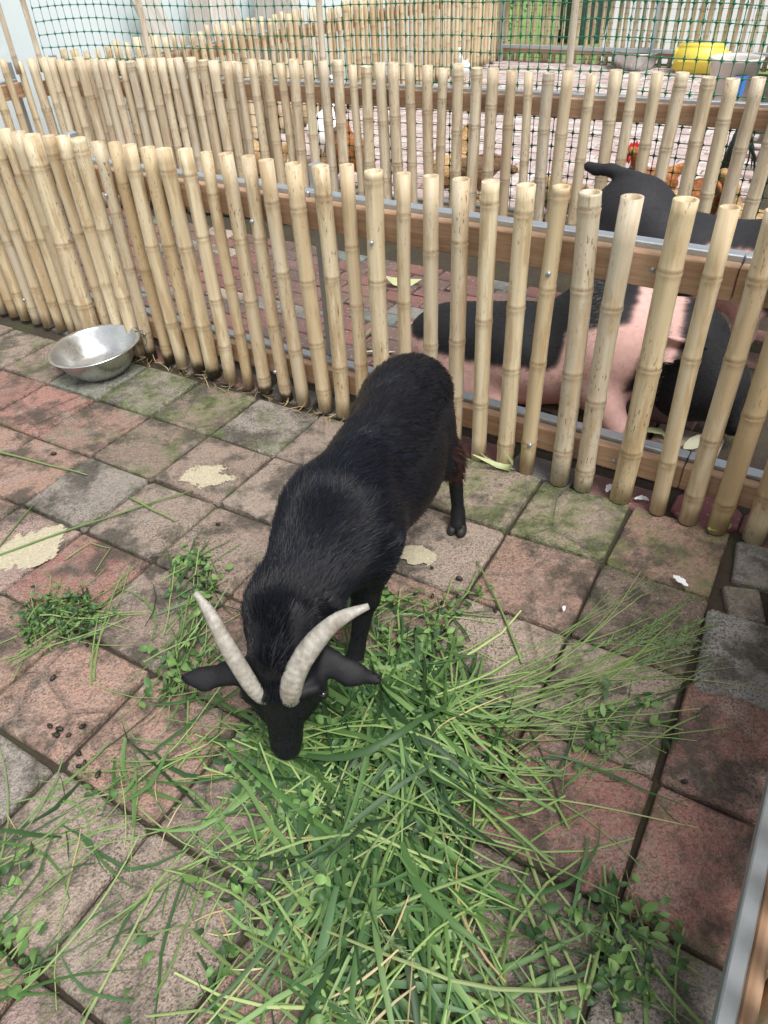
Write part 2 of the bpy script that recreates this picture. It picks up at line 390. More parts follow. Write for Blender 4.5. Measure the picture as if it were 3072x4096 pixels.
# pen floor beds
pig_floor = sheet('pig_pen_floor', [P2(-.6, -2.75), P2(9, -2.75), P2(9, .25), P2(-.6, .25)], -.018, M['soil'])
goat_floor = sheet('goat_pen_floor', [P2(-.6, -9), P2(9, -9), P2(9, -2.75), P2(-.6, -2.75)], -.014, M['soil'])
hen_floor = sheet('chicken_pen_floor', [P2(-.6, .25), P2(9, .25), P2(9, 6.6), P2(-.6, 6.6)], -.03, M['soil'])
sheet('path', [(3.05, 10.75), (10, 5.9), (40, 30), (8.2, 28)], -.07, M['concrete'])
# pavers ---------------------------------------------------------
def paver_mesh(sx, sy, th, seed, jit=.004, bev=.009, nseg=3):
    r = random.Random(seed); pts = []
    cs = [(-sx / 2, -sy / 2), (sx / 2, -sy / 2), (sx / 2, sy / 2), (-sx / 2, sy / 2)]
    cs = [(x + r.uniform(-jit, jit), y + r.uniform(-jit, jit)) for x, y in cs]
    for k in range(4):
        a = Vector(cs[k]); b = Vector(cs[(k + 1) % 4]); d = (b - a)
        cut = r.uniform(.015, .055)
        for q in range(nseg):
            f = cut + (1 - 2 * cut) * q / (nseg - 1)
            p = a + d * f + Vector((-d.y, d.x)).normalized() * r.uniform(-.0, .004)
            pts.append((p.x, p.y))
    n = len(pts); V = []; F = []
    tilt = (r.uniform(-.012, .012), r.uniform(-.012, .012))
    def ring(shrink, z, zj=0):
        for x, y in pts:
            l = math.hypot(x, y); k = (l - shrink) / l
            V.append((x * k, y * k, z + (tilt[0] * x + tilt[1] * y if z > -.03 else 0) + r.uniform(-zj, zj)))
    ring(0, -th); ring(0, -bev * 1.2, .001); ring(bev * .35, -bev * .4, .0015); ring(bev * 1.5, 0, .0012)
    for q in range(3):
        for k in range(n):
            k2 = (k + 1) % n; F.append((q * n + k, q * n + k2, (q + 1) * n + k2, (q + 1) * n + k))
    F.append(tuple(3 * n + k for k in range(n)))
    me = mk('paver', V, F, M['paver'])
    me.polygons.foreach_set('use_smooth', np.array([len(p.vertices) == 4 for p in me.polygons]))
    return me
PV = [paver_mesh(.2935, .3015, .05, 40 + k, .004, .006) for k in range(10)]
RED, ORG, TAN, GRY, BRN, TEAL, PNK = (.37, .165, .135), (.39, .23, .175), (.375, .29, .235), (.33, .295, .265), (.31, .225, .18), (.225, .26, .215), (.37, .25, .22)
paint = {(-2, 1): (TEAL, .15), (-1, 1): (GRY, .42), (0, 1): (BRN, .40), (1, 1): (GRY, .30), (-2, 0): (RED, .08), (-1, 0): (ORG, .22), (0, 0): ((.22, .16, .12), .26), (1, 0): (BRN, .15),
         (-1, -1): (ORG, .12), (0, -1): (GRY, .1), (1, -1): (TAN, .12), (2, -1): (BRN, .1), (0, -2): (PNK, .05), (1, -2): (RED, .02), (2, -2): (BRN, .05), (1, -3): (ORG, 0), (2, -3): (ORG, .0), (3, -3): (ORG, .03),
         (2, -4): (GRY, .02), (3, -4): (TAN, .02), (4, -4): (TAN, .04), (4, 1): (TAN, .40), (5, 1): (TAN, .46), (6, 1): (ORG, .34), (4, 0): (TAN, .08), (5, 0): (ORG, .1), (6, 0): ((.15, .10, .075), .24),
         (4, -1): (ORG, .03), (5, -1): (TAN, .03), (6, -1): (TAN, .26), (7, -1): (RED, .1), (6, -2): (RED, .04), (7, -2): (RED, .1), (5, -2): (RED, .05), (3, -2): (ORG, .03), (3, -1): (ORG, .05), (4, -2): (RED, .05), (7, -3): (GRY, .2), (6, -3): (BRN, .12), (-3, 1): (PNK, .3), (-3, 0): (RED, .2), (-4, 1): (TAN, .3)}
k = 0
for j in range(-7, 2):
    for i in range(-6, 11):
        x, y = grid(i + .5, j + .5)
        if y < .05 or (i == 7 and j in (0, 1)) or (i >= 8 and j >= -1): continue
        if x < -2.0 and y < 1.5 or x > 1.6: continue
        o = mesh_obj('paver', PV[k % 10], goat_floor, (x, y, random.uniform(-.0035, .0035)), (0, 0, R(-31.715) + random.choice((0, math.pi)) + random.uniform(-.012, .012)))
        c, ms = paint.get((i, j), (random.choice((RED, ORG, TAN, PNK, BRN, ORG)), random.uniform(0, .15)))
        v = random.uniform(.76, 1.02)
        o.color = (c[0] * v, c[1] * v, c[2] * v, 1 - ms); k += 1
# grey blocks that close the row on the right
GB = [paver_mesh(.19, .285, .05, 90 + q, .003) for q in range(3)]
for (u, v, sc, rz, c, ms) in [(7.33, 1.62, (.75, .62), .1, (.17, .17, .165), .12), (7.27, 1.05, (.5, .45), .3, (.15, .13, .12), .3), (7.80, 1.35, (.9, .95), -.05, (.24, .28, .235), .2),
                              (7.42, .40, (1.25, 1.05), .07, (.26, .265, .26), .06), (8.14, .45, (.95, 1.1), .05, (.16, .165, .16), .08), (8.6, 1.3, (.95, 1), 0, (.2, .21, .2), .1), (8.9, .35, (.95, 1.05), 0, (.2, .2, .2), .1)]:
    x, y = grid(u, v); o = mesh_obj('paver', GB[int(u * 7) % 3], goat_floor, (x, y, .002), (0, 0, R(-31.715) + rz)); o.scale = (*sc, 1); o.color = (*c, 1 - ms)
def sec_y(x):
    a = np.array(DATA['second']); return np.interp(x, a[:, 0], a[:, 1])
# bricks of the pig pen, running bond along the near fence
def brick_mesh(sx, sy, th, seed, mat, bev=.006):
    me = paver_mesh(sx, sy, th, seed, .002, bev, 2); me.materials.clear(); me.materials.append(mat); me.name = 'brick'; return me
BM = [brick_mesh(.232, .113, .05, 200 + q, M['brick']) for q in range(6)]
pcol = [(.20, .08, .068), (.185, .068, .064), (.22, .095, .078), (.16, .08, .074), (.18, .105, .095), (.205, .085, .078), (.21, .115, .09)]
BW, BD = .24, .12; nb = 0
for row in range(22):
    b = -2.58 + row * BD
    for q in range(0, 19):
        a = .08 + q * BW + (BW / 2 if row % 2 else 0)
        x, y = P2(a, b)
        if x < -1.9 or x > 2.4 or y < 2.272 - .662 * x + .20 or y > sec_y(x) + .06: continue
        o = mesh_obj('brick', BM[nb % 6], pig_floor, (x, y, random.uniform(-.004, .002)), (0, 0, math.atan2(ND[1], ND[0]) + random.uniform(-.012, .012)))
        c = random.choice(pcol)
        rr = random.random()
        if rr < .035: c = (.40, .34, .27)
        elif rr < .09: c = (.17, .24, .22)
        elif rr < .16: c = (.22, .21, .20)
        o.color = (*c, 1); nb += 1
# red eight-sided pavers that show under the right end of the near fence
def octa_mesh(w, th):
    s = w / 2; c = .3 * w; V = []; F = []
    pts = [(-s + c, -s), (s - c, -s), (s, -s + c), (s, s - c), (s - c, s), (-s + c, s), (-s, s - c), (-s, -s + c)]
    for sh, z in ((0, -th), (0, -.006), (.006, 0)):
        for x, y in pts:
            l = math.hypot(x, y); V.append((x * (1 - sh / l), y * (1 - sh / l), z))
    for q in range(2):
        for k in range(8): F.append((q * 8 + k, q * 8 + (k + 1) % 8, q * 8 + 8 + (k + 1) % 8, q * 8 + 8 + k))
    F.append(tuple(16 + k for k in range(8))); return mk('octagon_paver', V, F, M['brick'])
OM = octa_mesh(.2, .05)
for q in range(3):
    x, y = np.array([0.0, 2.272]) + np.array([.8338, -.5520]) * (1.16 + q * .205) + np.array([.552, .8338]) * .09; o = mesh_obj('octagon_paver', OM, pig_floor, (x, y, -.006), (0, 0, math.atan2(ND[1], ND[0]))); o.color = (.29, .085, .10, 1)
for q in range(15):
    a = -.2 + q * .27
    if 2.6 < a < 3.3: continue
    x, y = np.array([0.0, 2.272]) + np.array([.8338, -.5520]) * (a - 1.6) + np.array([.552, .8338]) * .055; o = mesh_obj('edge_block', BM[q % 6], pig_floor, (x, y, -.004), (0, 0, math.atan2(ND[1], ND[0]) + random.uniform(-.03, .03))); o.color = random.choice([(.17, .17, .17, 1), (.2, .19, .18, 1), (.24, .11, .10, 1)])
# bricks of the chicken pen: the near ones one by one, the far ones as one mass
HM = [brick_mesh(.222, .104, .05, 300 + q, M['pale_brick'], .005) for q in range(5)]
hcol = [(.50, .38, .36), (.46, .34, .33), (.54, .44, .42), (.48, .40, .39), (.52, .36, .33)]
cells = []
for row in range(70):
    b = -.9 + row * .11
    for q in range(0, 34):
        a = .06 + q * .23 + (.115 if row % 2 else 0); x, y = P2(a, b)
        if x < .43 * y + .4 and x > -2.4 and y > sec_y(x) + .12 and b < 6.6: cells.append((math.hypot(x, y), x, y))
cells.sort(); far = []
for q, (d, x, y) in enumerate(cells):
    c = random.choice(hcol)
    if q < 290:
        o = mesh_obj('brick', HM[q % 5], hen_floor, (x, y, random.uniform(-.006, .003)), (0, 0, math.atan2(ND[1], ND[0]) + random.uniform(-.02, .02))); o.color = (*c, 1)
    else: far.append((x, y, random.uniform(-.006, .003)))
if far:
    ca, sa = ND; parts = []
    for (x, y, z) in far:
        V, F = box_geo(0, 0, -.02, .222, .104, .04)
        parts.append(([(x + v[0] * ca - v[1] * sa, y + v[0] * sa + v[1] * ca, v[2] + z) for v in V], F))
    V, F = join_geo(parts); o = mesh_obj('far_bricks', mk('far_bricks', V, F, M['pale_brick']), hen_floor); o.color = (.50, .40, .38, 1); o['kind'] = 'stuff'
# wall behind the fences on the left
wv, wf = box_geo(0, 0, 1.5, 15.4, .2, 3.1)
wall = mesh_obj('garden_wall', mk('garden_wall', wv, wf, M['wall']), None, (*(C2 + N3 * .62 + D3 * -1.1), -.06), (0, 0, math.atan2(D3[1], D3[0])))
tag(wall, 'tall pale blue rendered wall behind the fences on the left', 'wall')

# ------------------------------------------------------------------ bamboo
def bamboo_mesh(h, r, seed, mould=0.0, hollow=True, sides=14, first=None, weather=1.0, bend=.004):
    q = random.Random(seed); nodes = []; z = q.uniform(.05, .24) if first is None else first
    while z < h - .02:
        nodes.append(z); z += q.uniform(.19, .34)
    zs = {0.0: (1.0, 0)}
    for nz in nodes:
        for dz, k, m in ((-.026, 1.0, 0), (-.010, 1.04, .2), (-.004, 1.09, .75), (0, .985, 1), (.005, 1.05, .6), (.012, 1.0, .15), (.03, .985, 0)):
            if 0.005 < nz + dz < h - .004: zs[nz + dz] = (k, m)
    z = .08
    while z < h - .03:
        if all(abs(z - w) > .03 for w in zs): zs[z] = (.985, 0)
        z += .09
    zs[h] = (1.0, .12)
    ph = q.uniform(0, 6.28); ph2 = q.uniform(0, 6.28); ecc = q.uniform(0, .05); tp = q.uniform(.03, .12)
    V = []; F = []; N = []; MO = []
    zl = sorted(zs)
    kink = {}; off = np.zeros(2); lastz = 0; drift = np.array([q.uniform(-1, 1), q.uniform(-1, 1)]) * .006
    def ctr(z):
        w = z / h
        return (bend * math.sin(w * 3.1 + ph) - bend * math.sin(ph) * (1 - w) - bend * math.sin(3.1 + ph) * w, bend * math.cos(w * 4.2 + ph2) - bend * math.cos(ph2) * (1 - w) - bend * math.cos(4.2 + ph2) * w)
    for z in zl:
        k, m = zs[z]; rr = r * k * (1 + tp * (.5 - z / h)); cx_, cy_ = ctr(z)
        for s in range(sides):
            a = 2 * math.pi * s / sides; e = 1 + ecc * math.cos(2 * a + ph) + q.uniform(-.008, .008)
            V.append((cx_ + rr * e * math.cos(a), cy_ + rr * e * math.sin(a), z + (q.uniform(-.0015, .0015) if m > .5 else 0))); N.append(m); MO.append(max(0, 1 - z / (.02 + .22 * mould)) * (1 if mould > 0 else 0))
    n = len(zl)
    for i in range(n - 1):
        for s in range(sides):
            s2 = (s + 1) % sides; F.append((i * sides + s, i * sides + s2, (i + 1) * sides + s2, (i + 1) * sides + s))
    F.append(tuple(reversed(range(sides))))
    base = (n - 1) * sides; cx_, cy_ = ctr(h)
    if hollow:
        for fr, zz, m in ((.74, h - .001, .05), (.70, h - .035, .9)):
            for s in range(sides):
                a = 2 * math.pi * s / sides; V.append((cx_ + r * fr * math.cos(a), cy_ + r * fr * math.sin(a), zz)); N.append(m); MO.append(0)
        for L in range(2):
            for s in range(sides):
                s2 = (s + 1) % sides; F.append((base + L * sides + s, base + L * sides + s2, base + (L + 1) * sides + s2, base + (L + 1) * sides + s))
        F.append(tuple(base + 2 * sides + s for s in range(sides)))
    else:
        F.append(tuple(base + s for s in range(sides)))
    me = mk('bamboo_pole', V, F, M['bamboo'], True); point_float(me, 'node', N); point_float(me, 'mould', MO); point_float(me, 'weather', [weather] * len(V))
    for p in me.polygons:
        if len(p.vertices) > 4: p.use_smooth = False
    return me
def set_pole(o, B, T):
    d = Vector(T) - Vector(B); o.rotation_mode = 'QUATERNION'
    o.rotation_quaternion = Vector((0, 0, 1)).rotation_difference(d.normalized()) @ Euler((0, 0, random.uniform(0, 6.28))).to_quaternion()
    o.location = Vector(B) - (o.parent.location if o.parent else Vector())
def rail(parent, name, A, B, z0, z1, off0, off1, nrm, mat):
    """bar from A to B (xy), heights z0..z1, offset range along nrm"""
    A = np.array(A); B = np.array(B); d = B - A; L = np.linalg.norm(d); m = (A + B) / 2 + np.array(nrm) * (off0 + off1) / 2
    me = bevel_box(name, L - .003, off1 - off0, z1 - z0, .003, mat)
    return mesh_obj(name, me, parent, (m[0] - parent.location.x, m[1] - parent.location.y, (z0 + z1) / 2), (0, 0, math.atan2(d[1], d[0])))
def screw(parent, wp, nrm):
    V, F = lathe_geo([(0.0001, .004), (.004, .004), (.0065, .0028), (.0075, 0), (.0075, -.004)], 10)
    o = mesh_obj('screw', mk('screw', V, F, M['galv'], True), parent)
    o.rotation_mode = 'QUATERNION'; o.rotation_quaternion = Vector((0, 0, 1)).rotation_difference(Vector(nrm))
    o.location = Vector(wp) - parent.location
    return o
# ---- near fence
LO = np.array([0.0, 2.272]); LT = np.array(DATA['near_line'][2:]); LN = np.array([-LT[1], LT[0]])   # LN points away from camera
f1 = empty('bamboo_fence', (LO[0], LO[1], 0)); near = DATA['near']
tag(f1, 'bamboo pole fence right behind the black goat, with the metal bowl in front', 'fence', 'bamboo fences')
poles1 = []
for k, (s, dx, tz, r) in enumerate(near):
    T = LO + LT * s + LN * .004; B = LO + LT * (s + dx) + LN * (.004 + random.uniform(-.004, .006))
    left = s < .1
    me = bamboo_mesh(tz - .004, max(.022, r * .90), 500 + k, random.uniform(.12, .5) if left and random.random() < .45 else 0, k % 9 != 4, 16)
    o = mesh_obj('bamboo_pole', me, f1); set_pole(o, (B[0], B[1], .004), (T[0], T[1], tz)); poles1.append(o)
s_min, s_max = near[0][0] - .05, near[-1][0] + .05
cuts = [s_min, -.28, 1.065, s_max]
for a, b in zip(cuts[:-1], cuts[1:]):
    for (z0, z1) in ((.685, .775), (.085, .165)):
        rail(f1, 'wood_rail', LO + LT * a, LO + LT * b, z0, z1, .034, .070, LN, M['wood'])
    for z1 in (.790, .178):
        rail(f1, 'metal_rail', LO + LT * a, LO + LT * b, z1 - .04, z1, .0725, .112, LN, M['galv'])
for s in (-1.5, -.285, 2.1):
    P = LO + LT * s + LN * .134
    mesh_obj('metal_post', bevel_box('metal_post', .04, .04, .86, .003, M['galv']), f1, (P[0] - f1.location.x, P[1] - f1.location.y, .432), (0, 0, math.atan2(LT[1], LT[0])))
for k in (5, 14, 22, 27, 33):
    if k < len(near):
        s, dx, tz, r = near[k]; P = LO + LT * s - LN * r * .92
        for zz_ in (.70, .13):
            so = screw(f1, (P[0], P[1], zz_), (-LN[0], -LN[1], .05)); po = poles1[k]
            wm = Matrix.LocRotScale(so.location, so.rotation_quaternion, so.scale); pm = Matrix.LocRotScale(po.location, po.rotation_quaternion, po.scale)
            lm = pm.inverted() @ wm; so.parent = po; so.location = lm.to_translation(); so.rotation_quaternion = lm.to_quaternion()
for s in (.60, 1.0, .86, 1.12):
    P = LO + LT * s + LN * .034; screw(f1, (P[0], P[1], .735), (-LN[0], -LN[1], 0)); screw(f1, (P[0], P[1], .12), (-LN[0], -LN[1], 0))
# ---- second fence (bends slightly)
sec = DATA['second']; f2 = empty('bamboo_fence', (sec[0][0], sec[0][1], 0))
tag(f2, 'middle bamboo fence under the green netting, between pigs and chickens', 'fence', 'bamboo fences')
var2 = [bamboo_mesh(.872 + random.uniform(-.012, .012), random.uniform(.0235, .0325), 700 + k, 0, k % 5 != 2, 12, weather=.85) for k in range(14)]
for k, (x, y) in enumerate(sec):
    o = mesh_obj('bamboo_pole', var2[(k * 5 + k // 7) % 14], f2); j = random.uniform(-.018, .018)
    set_pole(o, (x + j, y + j * -.6 + random.uniform(-.01, .01), .0), (x, y, .872))
    if x < -.6 and k % 2:                                             # doubled poles at the crowded left end
        o = mesh_obj('bamboo_pole', var2[(k * 3) % 14], f2); set_pole(o, (x + .05, y + .03, 0), (x + .045 + j, y + .03, .86)); o.scale = (.85, .85, .985)
tang = np.array([.85, -.527]); nrm2 = np.array([.527, .85])
kn = [0, 8, 17, 27, 38, 48, len(sec) - 1]
for a, b in zip(kn[:-1], kn[1:]):
    A, B = np.array(sec[a]), np.array(sec[b])
    d = (B - A) / np.linalg.norm(B - A); n_ = np.array([-d[1], d[0]])
    for (z0, z1) in ((.665, .75), (.09, .17)): rail(f2, 'wood_rail', A, B, z0, z1, .034, .068, n_, M['wood'])
    for z1 in (.765, .183): rail(f2, 'metal_rail', A, B, z1 - .04, z1, .0705, .108, n_, M['galv'])
for k in (1, 26, 52):
    x, y = sec[k]; mesh_obj('metal_post', bevel_box('metal_post', .04, .04, .85, .003, M['galv']), f2, (x + nrm2[0] * .13 - sec[0][0], y + nrm2[1] * .13 - sec[0][1], .43), (0, 0, math.atan2(tang[1], tang[0])))
# ---- side fence along the wall (both ways from the corner) and back fence
var3 = [bamboo_mesh(.872 + random.uniform(-.02, .02), random.uniform(.022, .028), 800 + k, 0, True, 10, weather=.95) for k in range(10)]
def straight_fence(label, A, B, step, nrm, variants, group='bamboo fences', skip=None, zr=((.665, .75), (.09, .17))):
    A = np.array(A); B = np.array(B); d = B - A; L = np.linalg.norm(d); d = d / L
    e = empty('bamboo_fence', (A[0], A[1], 0)); tag(e, label, 'fence', group); n = int(L / step)
    for k in range(n + 1):
        P = A + d * (k * step + random.uniform(-.012, .012)); j = random.uniform(-.015, .015)
        o = mesh_obj('bamboo_pole', variants[random.randrange(len(variants))], e); sc = random.uniform(.82, 1.12)
        set_pole(o, (P[0] + d[0] * j, P[1] + d[1] * j, 0), (P[0], P[1], .872)); o.scale = (sc, sc, 1)
    m = max(1, round(L / 1.8))
    for q in range(m):
        a, b = A + d * L * q / m, A + d * L * (q + 1) / m
        for (z0, z1) in zr: rail(e, 'wood_rail', a, b, z0, z1, .034, .068, nrm, M['wood'])
        for (z0, z1) in zr: rail(e, 'metal_rail', a, b, z1 - .025, z1 + .015, .0705, .108, nrm, M['galv'])
        pm = a + np.array(nrm) * .13
        mesh_obj('metal_post', bevel_box('metal_post', .04, .04, .85, .003, M['galv']), e, (pm[0] - A[0], pm[1] - A[1], .43), (0, 0, math.atan2(d[1], d[0])))
    return e
straight_fence('left bamboo fence running along the pale wall beside the pig pen', C2 + D3 * -.10 + N3 * .03, C2 - D3 * 2.75 + N3 * .03, .1, N3, var3)
straight_fence('bamboo fence along the wall side of the chicken pen', C2 + D3 * .22 + N3 * .0, C2 + D3 * 6.5, .088, N3, var3)
BK0 = C2 + D3 * 6.56 + ND * .06; straight_fence('far bamboo fence at the back of the chicken pen', BK0, BK0 + ND * 5.6, .093, -D3, var3)
# ---- fence beside the camera, only its top rail shows
A5 = np.array([.715, .712]); d5 = np.array([.133, .201]); d5 /= np.linalg.norm(d5); n5 = np.array([d5[1], -d5[0]])
f5 = empty('bamboo_fence', (*(A5 - d5 * .7), 0)); tag(f5, 'fence with bare low steel rail at the lower right corner of the photo', 'fence', 'bamboo fences')
a, b = A5 - d5 * .6, A5 + d5 * 1.2
for z1 in (.79, .178):
    rail(f5, 'metal_rail', a, b, z1 - .04, z1, .0, .028, n5, M['galv']); rail(f5, 'wood_rail', a, b, z1 - .095, z1 - .010, .0305, .056, n5, M['wood'])
k = 0; s = -.55
while s < 1.15:
    P = A5 + d5 * s + n5 * .090; o = mesh_obj('bamboo_pole', bamboo_mesh(.90, .03, 900 + k, 0, True, 16), f5); set_pole(o, (P[0], P[1], 0), (P[0], P[1], .90)); k += 1; s += .098
# ------------------------------------------------------------------ green netting
def net_geo(path, z0, z1, step, w, sag=.006, seed=5, drop=0.0):
    rr = np.random.default_rng(seed); path = np.array(path); seg = np.linalg.norm(np.diff(path, axis=0), axis=1); cum = np.concatenate([[0], np.cumsum(seg)])
    n = int(cum[-1] / step); sarr = np.arange(n + 1) * step; X = np.interp(sarr, cum, path[:, 0]); Y = np.interp(sarr, cum, path[:, 1])
    m = int((z1 - z0) / (step * 1.3)); Z = z0 + np.arange(m + 1) * step * 1.3
    wob = rr.normal(0, sag, (n + 1, m + 1, 3)); 
    for _ in range(3): wob[1:-1] = (wob[:-2] + wob[2:] + wob[1:-1]) / 3; wob[:, 1:-1] = (wob[:, :-2] + wob[:, 2:] + wob[:, 1:-1]) / 3
    bigw = np.sin(sarr * 2.1 + 1)[:, None] * .015 * np.linspace(0, 1, m + 1)[None]
    P = np.stack([np.repeat(X[:, None], m + 1, 1), np.repeat(Y[:, None], m + 1, 1), np.repeat(Z[None], n + 1, 0) + bigw], 2) + wob * 2.2
    T = np.array([path[-1, 0] - path[0, 0], path[-1, 1] - path[0, 1], 0]); T /= np.linalg.norm(T); N_ = np.array([-T[1], T[0], 0]); U = np.array([0, 0, 1.0])
    V = []; Q = []; cnt = 0
    def strands(A, B, side):
        nonlocal cnt
        A = A.reshape(-1, 3); B = B.reshape(-1, 3); Mi = (A + B) / 2; k = len(A); L = []
        for Pt, ws in ((A, w * 1.8), (A * .78 + B * .22, w * .62), (A * .22 + B * .78, w * .62), (B, w * 1.8)):
            L += [Pt + side * ws / 2, Pt - side * ws / 2, Pt + N_ * w * .3]
        Vs = np.stack(L, 1).reshape(-1, 3); base = np.arange(k)[:, None] * 12 + cnt; qs = []
        for i in range(3):
            for a_, b_ in ((0, 1), (1, 2), (2, 0)): qs.append(np.concatenate([base + i * 3 + a_, base + i * 3 + b_, base + i * 3 + 3 + b_, base + i * 3 + 3 + a_], 1))
        V.append(Vs); Q.append(np.concatenate(qs)); cnt += len(Vs)
    strands(P[:-1], P[1:], U); strands(P[:, :-1], P[:, 1:], T)
    return np.concatenate(V), np.concatenate(Q)
net_path = [(x + nrm2[0] * .125, y + nrm2[1] * .125) for x, y in sec[::6]] + [(sec[-1][0] + nrm2[0] * .125, sec[-1][1] + nrm2[1] * .125)]
V, Q = net_geo(net_path, .02, 1.9, .053, .0064)
net = empty('netting_screen', (sec[0][0], sec[0][1], 0)); tag(net, 'green plastic netting stretched on tall thin bamboo stakes above the middle fence', 'netting')
o = mesh_obj('net', mk_np('net', V - np.array([sec[0][0], sec[0][1], 0]), Q, M['net'], False), net)
def near_pole(tx):
    return min(sec, key=lambda p: abs(p[0] - tx))
stake = bamboo_mesh(1.5, .0165, 950, 0, True, 10, weather=.7)
for (x, y) in [(-2.02, 5.37), near_pole(-1.27), near_pole(-.22), near_pole(1.0)]:
    o = mesh_obj('stake', stake, net); set_pole(o, (x, y, .80), (x + .004, y, 2.3))
o = mesh_obj('stake', stake, net); set_pole(o, (-2.16, 5.33, .8), (-2.16, 5.33, 2.3))
bp = [BK0 + D3 * -.06 + ND * .05, BK0 + D3 * -.06 + ND * 5.5]
V, Q = net_geo(bp, .05, .95, .08, .005, .004, 8)
o = mesh_obj('green_net', mk_np('green_net', V, Q, M['net'], False)); tag(o, 'fine green netting fixed on the far back fence of the chicken pen', 'netting')

# ------------------------------------------------------------------ organic bodies: smooth union of tapered capsules and ellipsoids, meshed by surface nets
def basis(fwd, up=(0, 0, 1)):
    f = np.array(fwd, float); f /= np.linalg.norm(f); u = np.array(up, float); s = np.cross(u, f); s /= np.linalg.norm(s); u = np.cross(f, s)
    return np.stack([f, s, u])                                        # rows: forward, left, up
def sdf(prims, lo, hi, h):
    lo = np.array(lo); hi = np.array(hi); n = np.ceil((hi - lo) / h).astype(int) + 1
    F = np.full(n, 9.0, np.float32); ax = [lo[i] + h * np.arange(n[i]) for i in range(3)]
    for p in prims:
        if p[0] == 'c':
            _, a, b, ra, rb, kk = p[:6]; a = np.array(a, float); b = np.array(b, float); mx = max(ra, rb)
            bl = np.minimum(a, b) - mx; bh = np.maximum(a, b) + mx
        else:
            _, c, rad, Bs, kk = p[:5]; c = np.array(c, float); rad = np.array(rad, float); e = np.abs(Bs.T) @ rad; bl = c - e; bh = c + e
        pad = kk * 1.2 + 4 * h
        i0 = np.clip(((bl - pad - lo) / h).astype(int), 0, n - 1); i1 = np.clip(((bh + pad - lo) / h).astype(int) + 2, 1, n)
        X = np.stack(np.meshgrid(*[ax[i][i0[i]:i1[i]] for i in range(3)], indexing='ij'), -1).astype(np.float32)
        if p[0] == 'c':
            ab = b - a; t = np.clip(((X - a) @ ab) / (ab @ ab), 0, 1)
            Dv = X - a - t[..., None] * ab
            if len(p) > 6 and p[6] is not None:
                av = np.array(p[6][0], float); av /= np.linalg.norm(av); Dv = Dv + (Dv @ av)[..., None] * av * (1 / p[6][1] - 1)
            d = np.linalg.norm(Dv, axis=-1) - (ra + (rb - ra) * t)
            if len(p) > 6 and p[6] is not None: d = d * min(1, p[6][1] * 1.5)
        else:
            L = (X - c) @ Bs.T; k0 = np.linalg.norm(L / rad, axis=-1); k1 = np.linalg.norm(L / rad ** 2, axis=-1) + 1e-9; d = k0 * (k0 - 1) / k1
        S = F[i0[0]:i1[0], i0[1]:i1[1], i0[2]:i1[2]]
        if kk < 0:
            kk = -kk; hh = np.clip(.5 - .5 * (S + d) / kk, 0, 1); S[...] = S + (-d - S) * hh + kk * hh * (1 - hh); continue
        hh = np.clip(.5 + .5 * (S - d) / kk, 0, 1)
        S[...] = S + (d - S) * hh - kk * hh * (1 - hh)
    return F, lo
def surface_nets(F, lo, h):
    ins = F < 0; c = np.zeros(np.array(F.shape) - 1, np.int8)
    offs = [(i, j, k) for i in (0, 1) for j in (0, 1) for k in (0, 1)]; nx, ny, nz = c.shape
    for (i, j, k) in offs: c += ins[i:i + nx, j:j + ny, k:k + nz]
    I = np.argwhere((c > 0) & (c < 8)); idx = np.full(c.shape, -1, np.int32); idx[I[:, 0], I[:, 1], I[:, 2]] = np.arange(len(I))
    acc = np.zeros((len(I), 3)); cnt = np.zeros(len(I))
    for a in offs:
        for d in range(3):
            if a[d]: continue
            b = list(a); b[d] = 1
            fa = F[I[:, 0] + a[0], I[:, 1] + a[1], I[:, 2] + a[2]]; fb = F[I[:, 0] + b[0], I[:, 1] + b[1], I[:, 2] + b[2]]
            m = (fa < 0) != (fb < 0); t = np.where(m, fa / np.where(m, fa - fb, 1), 0)
            pt = np.tile(np.array(a, float), (len(I), 1)); pt[:, d] += t
            acc += np.where(m[:, None], pt, 0); cnt += m
    V = lo + h * (I + acc / cnt[:, None]); Q = []
    for d in range(3):
        u, v = (d + 1) % 3, (d + 2) % 3
        s0 = [slice(None)] * 3; s1 = [slice(None)] * 3; s0[d] = slice(0, -1); s1[d] = slice(1, None)
        cr = ins[tuple(s0)] != ins[tuple(s1)]; E = np.argwhere(cr); E = E[(E[:, u] > 0) & (E[:, v] > 0) & (E[:, u] < F.shape[u] - 1) & (E[:, v] < F.shape[v] - 1)]
        def cell(du, dv):
            e = E.copy(); e[:, u] += du; e[:, v] += dv; return idx[e[:, 0], e[:, 1], e[:, 2]]
        q = np.stack([cell(-1, -1), cell(0, -1), cell(0, 0), cell(-1, 0)], 1)
        fl = ~ins[E[:, 0], E[:, 1], E[:, 2]]; q[fl] = q[fl][:, ::-1]; Q.append(q)
    return V, np.concatenate(Q)
def relax(V, Q, it=2, lam=.5):
    e = np.concatenate([Q[:, [0, 1]], Q[:, [1, 2]], Q[:, [2, 3]], Q[:, [3, 0]]])
    for _ in range(it):
        S = np.zeros_like(V); N_ = np.zeros(len(V))
        np.add.at(S, e[:, 0], V[e[:, 1]]); np.add.at(S, e[:, 1], V[e[:, 0]]); np.add.at(N_, e[:, 0], 1); np.add.at(N_, e[:, 1], 1)
        V = V + lam * (S / N_[:, None] - V)
    return V
def body(prims, lo, hi, h, it=2):
    F, l0 = sdf(prims, lo, hi, h); V, Q = surface_nets(F, l0, h); return relax(V, Q, it), Q
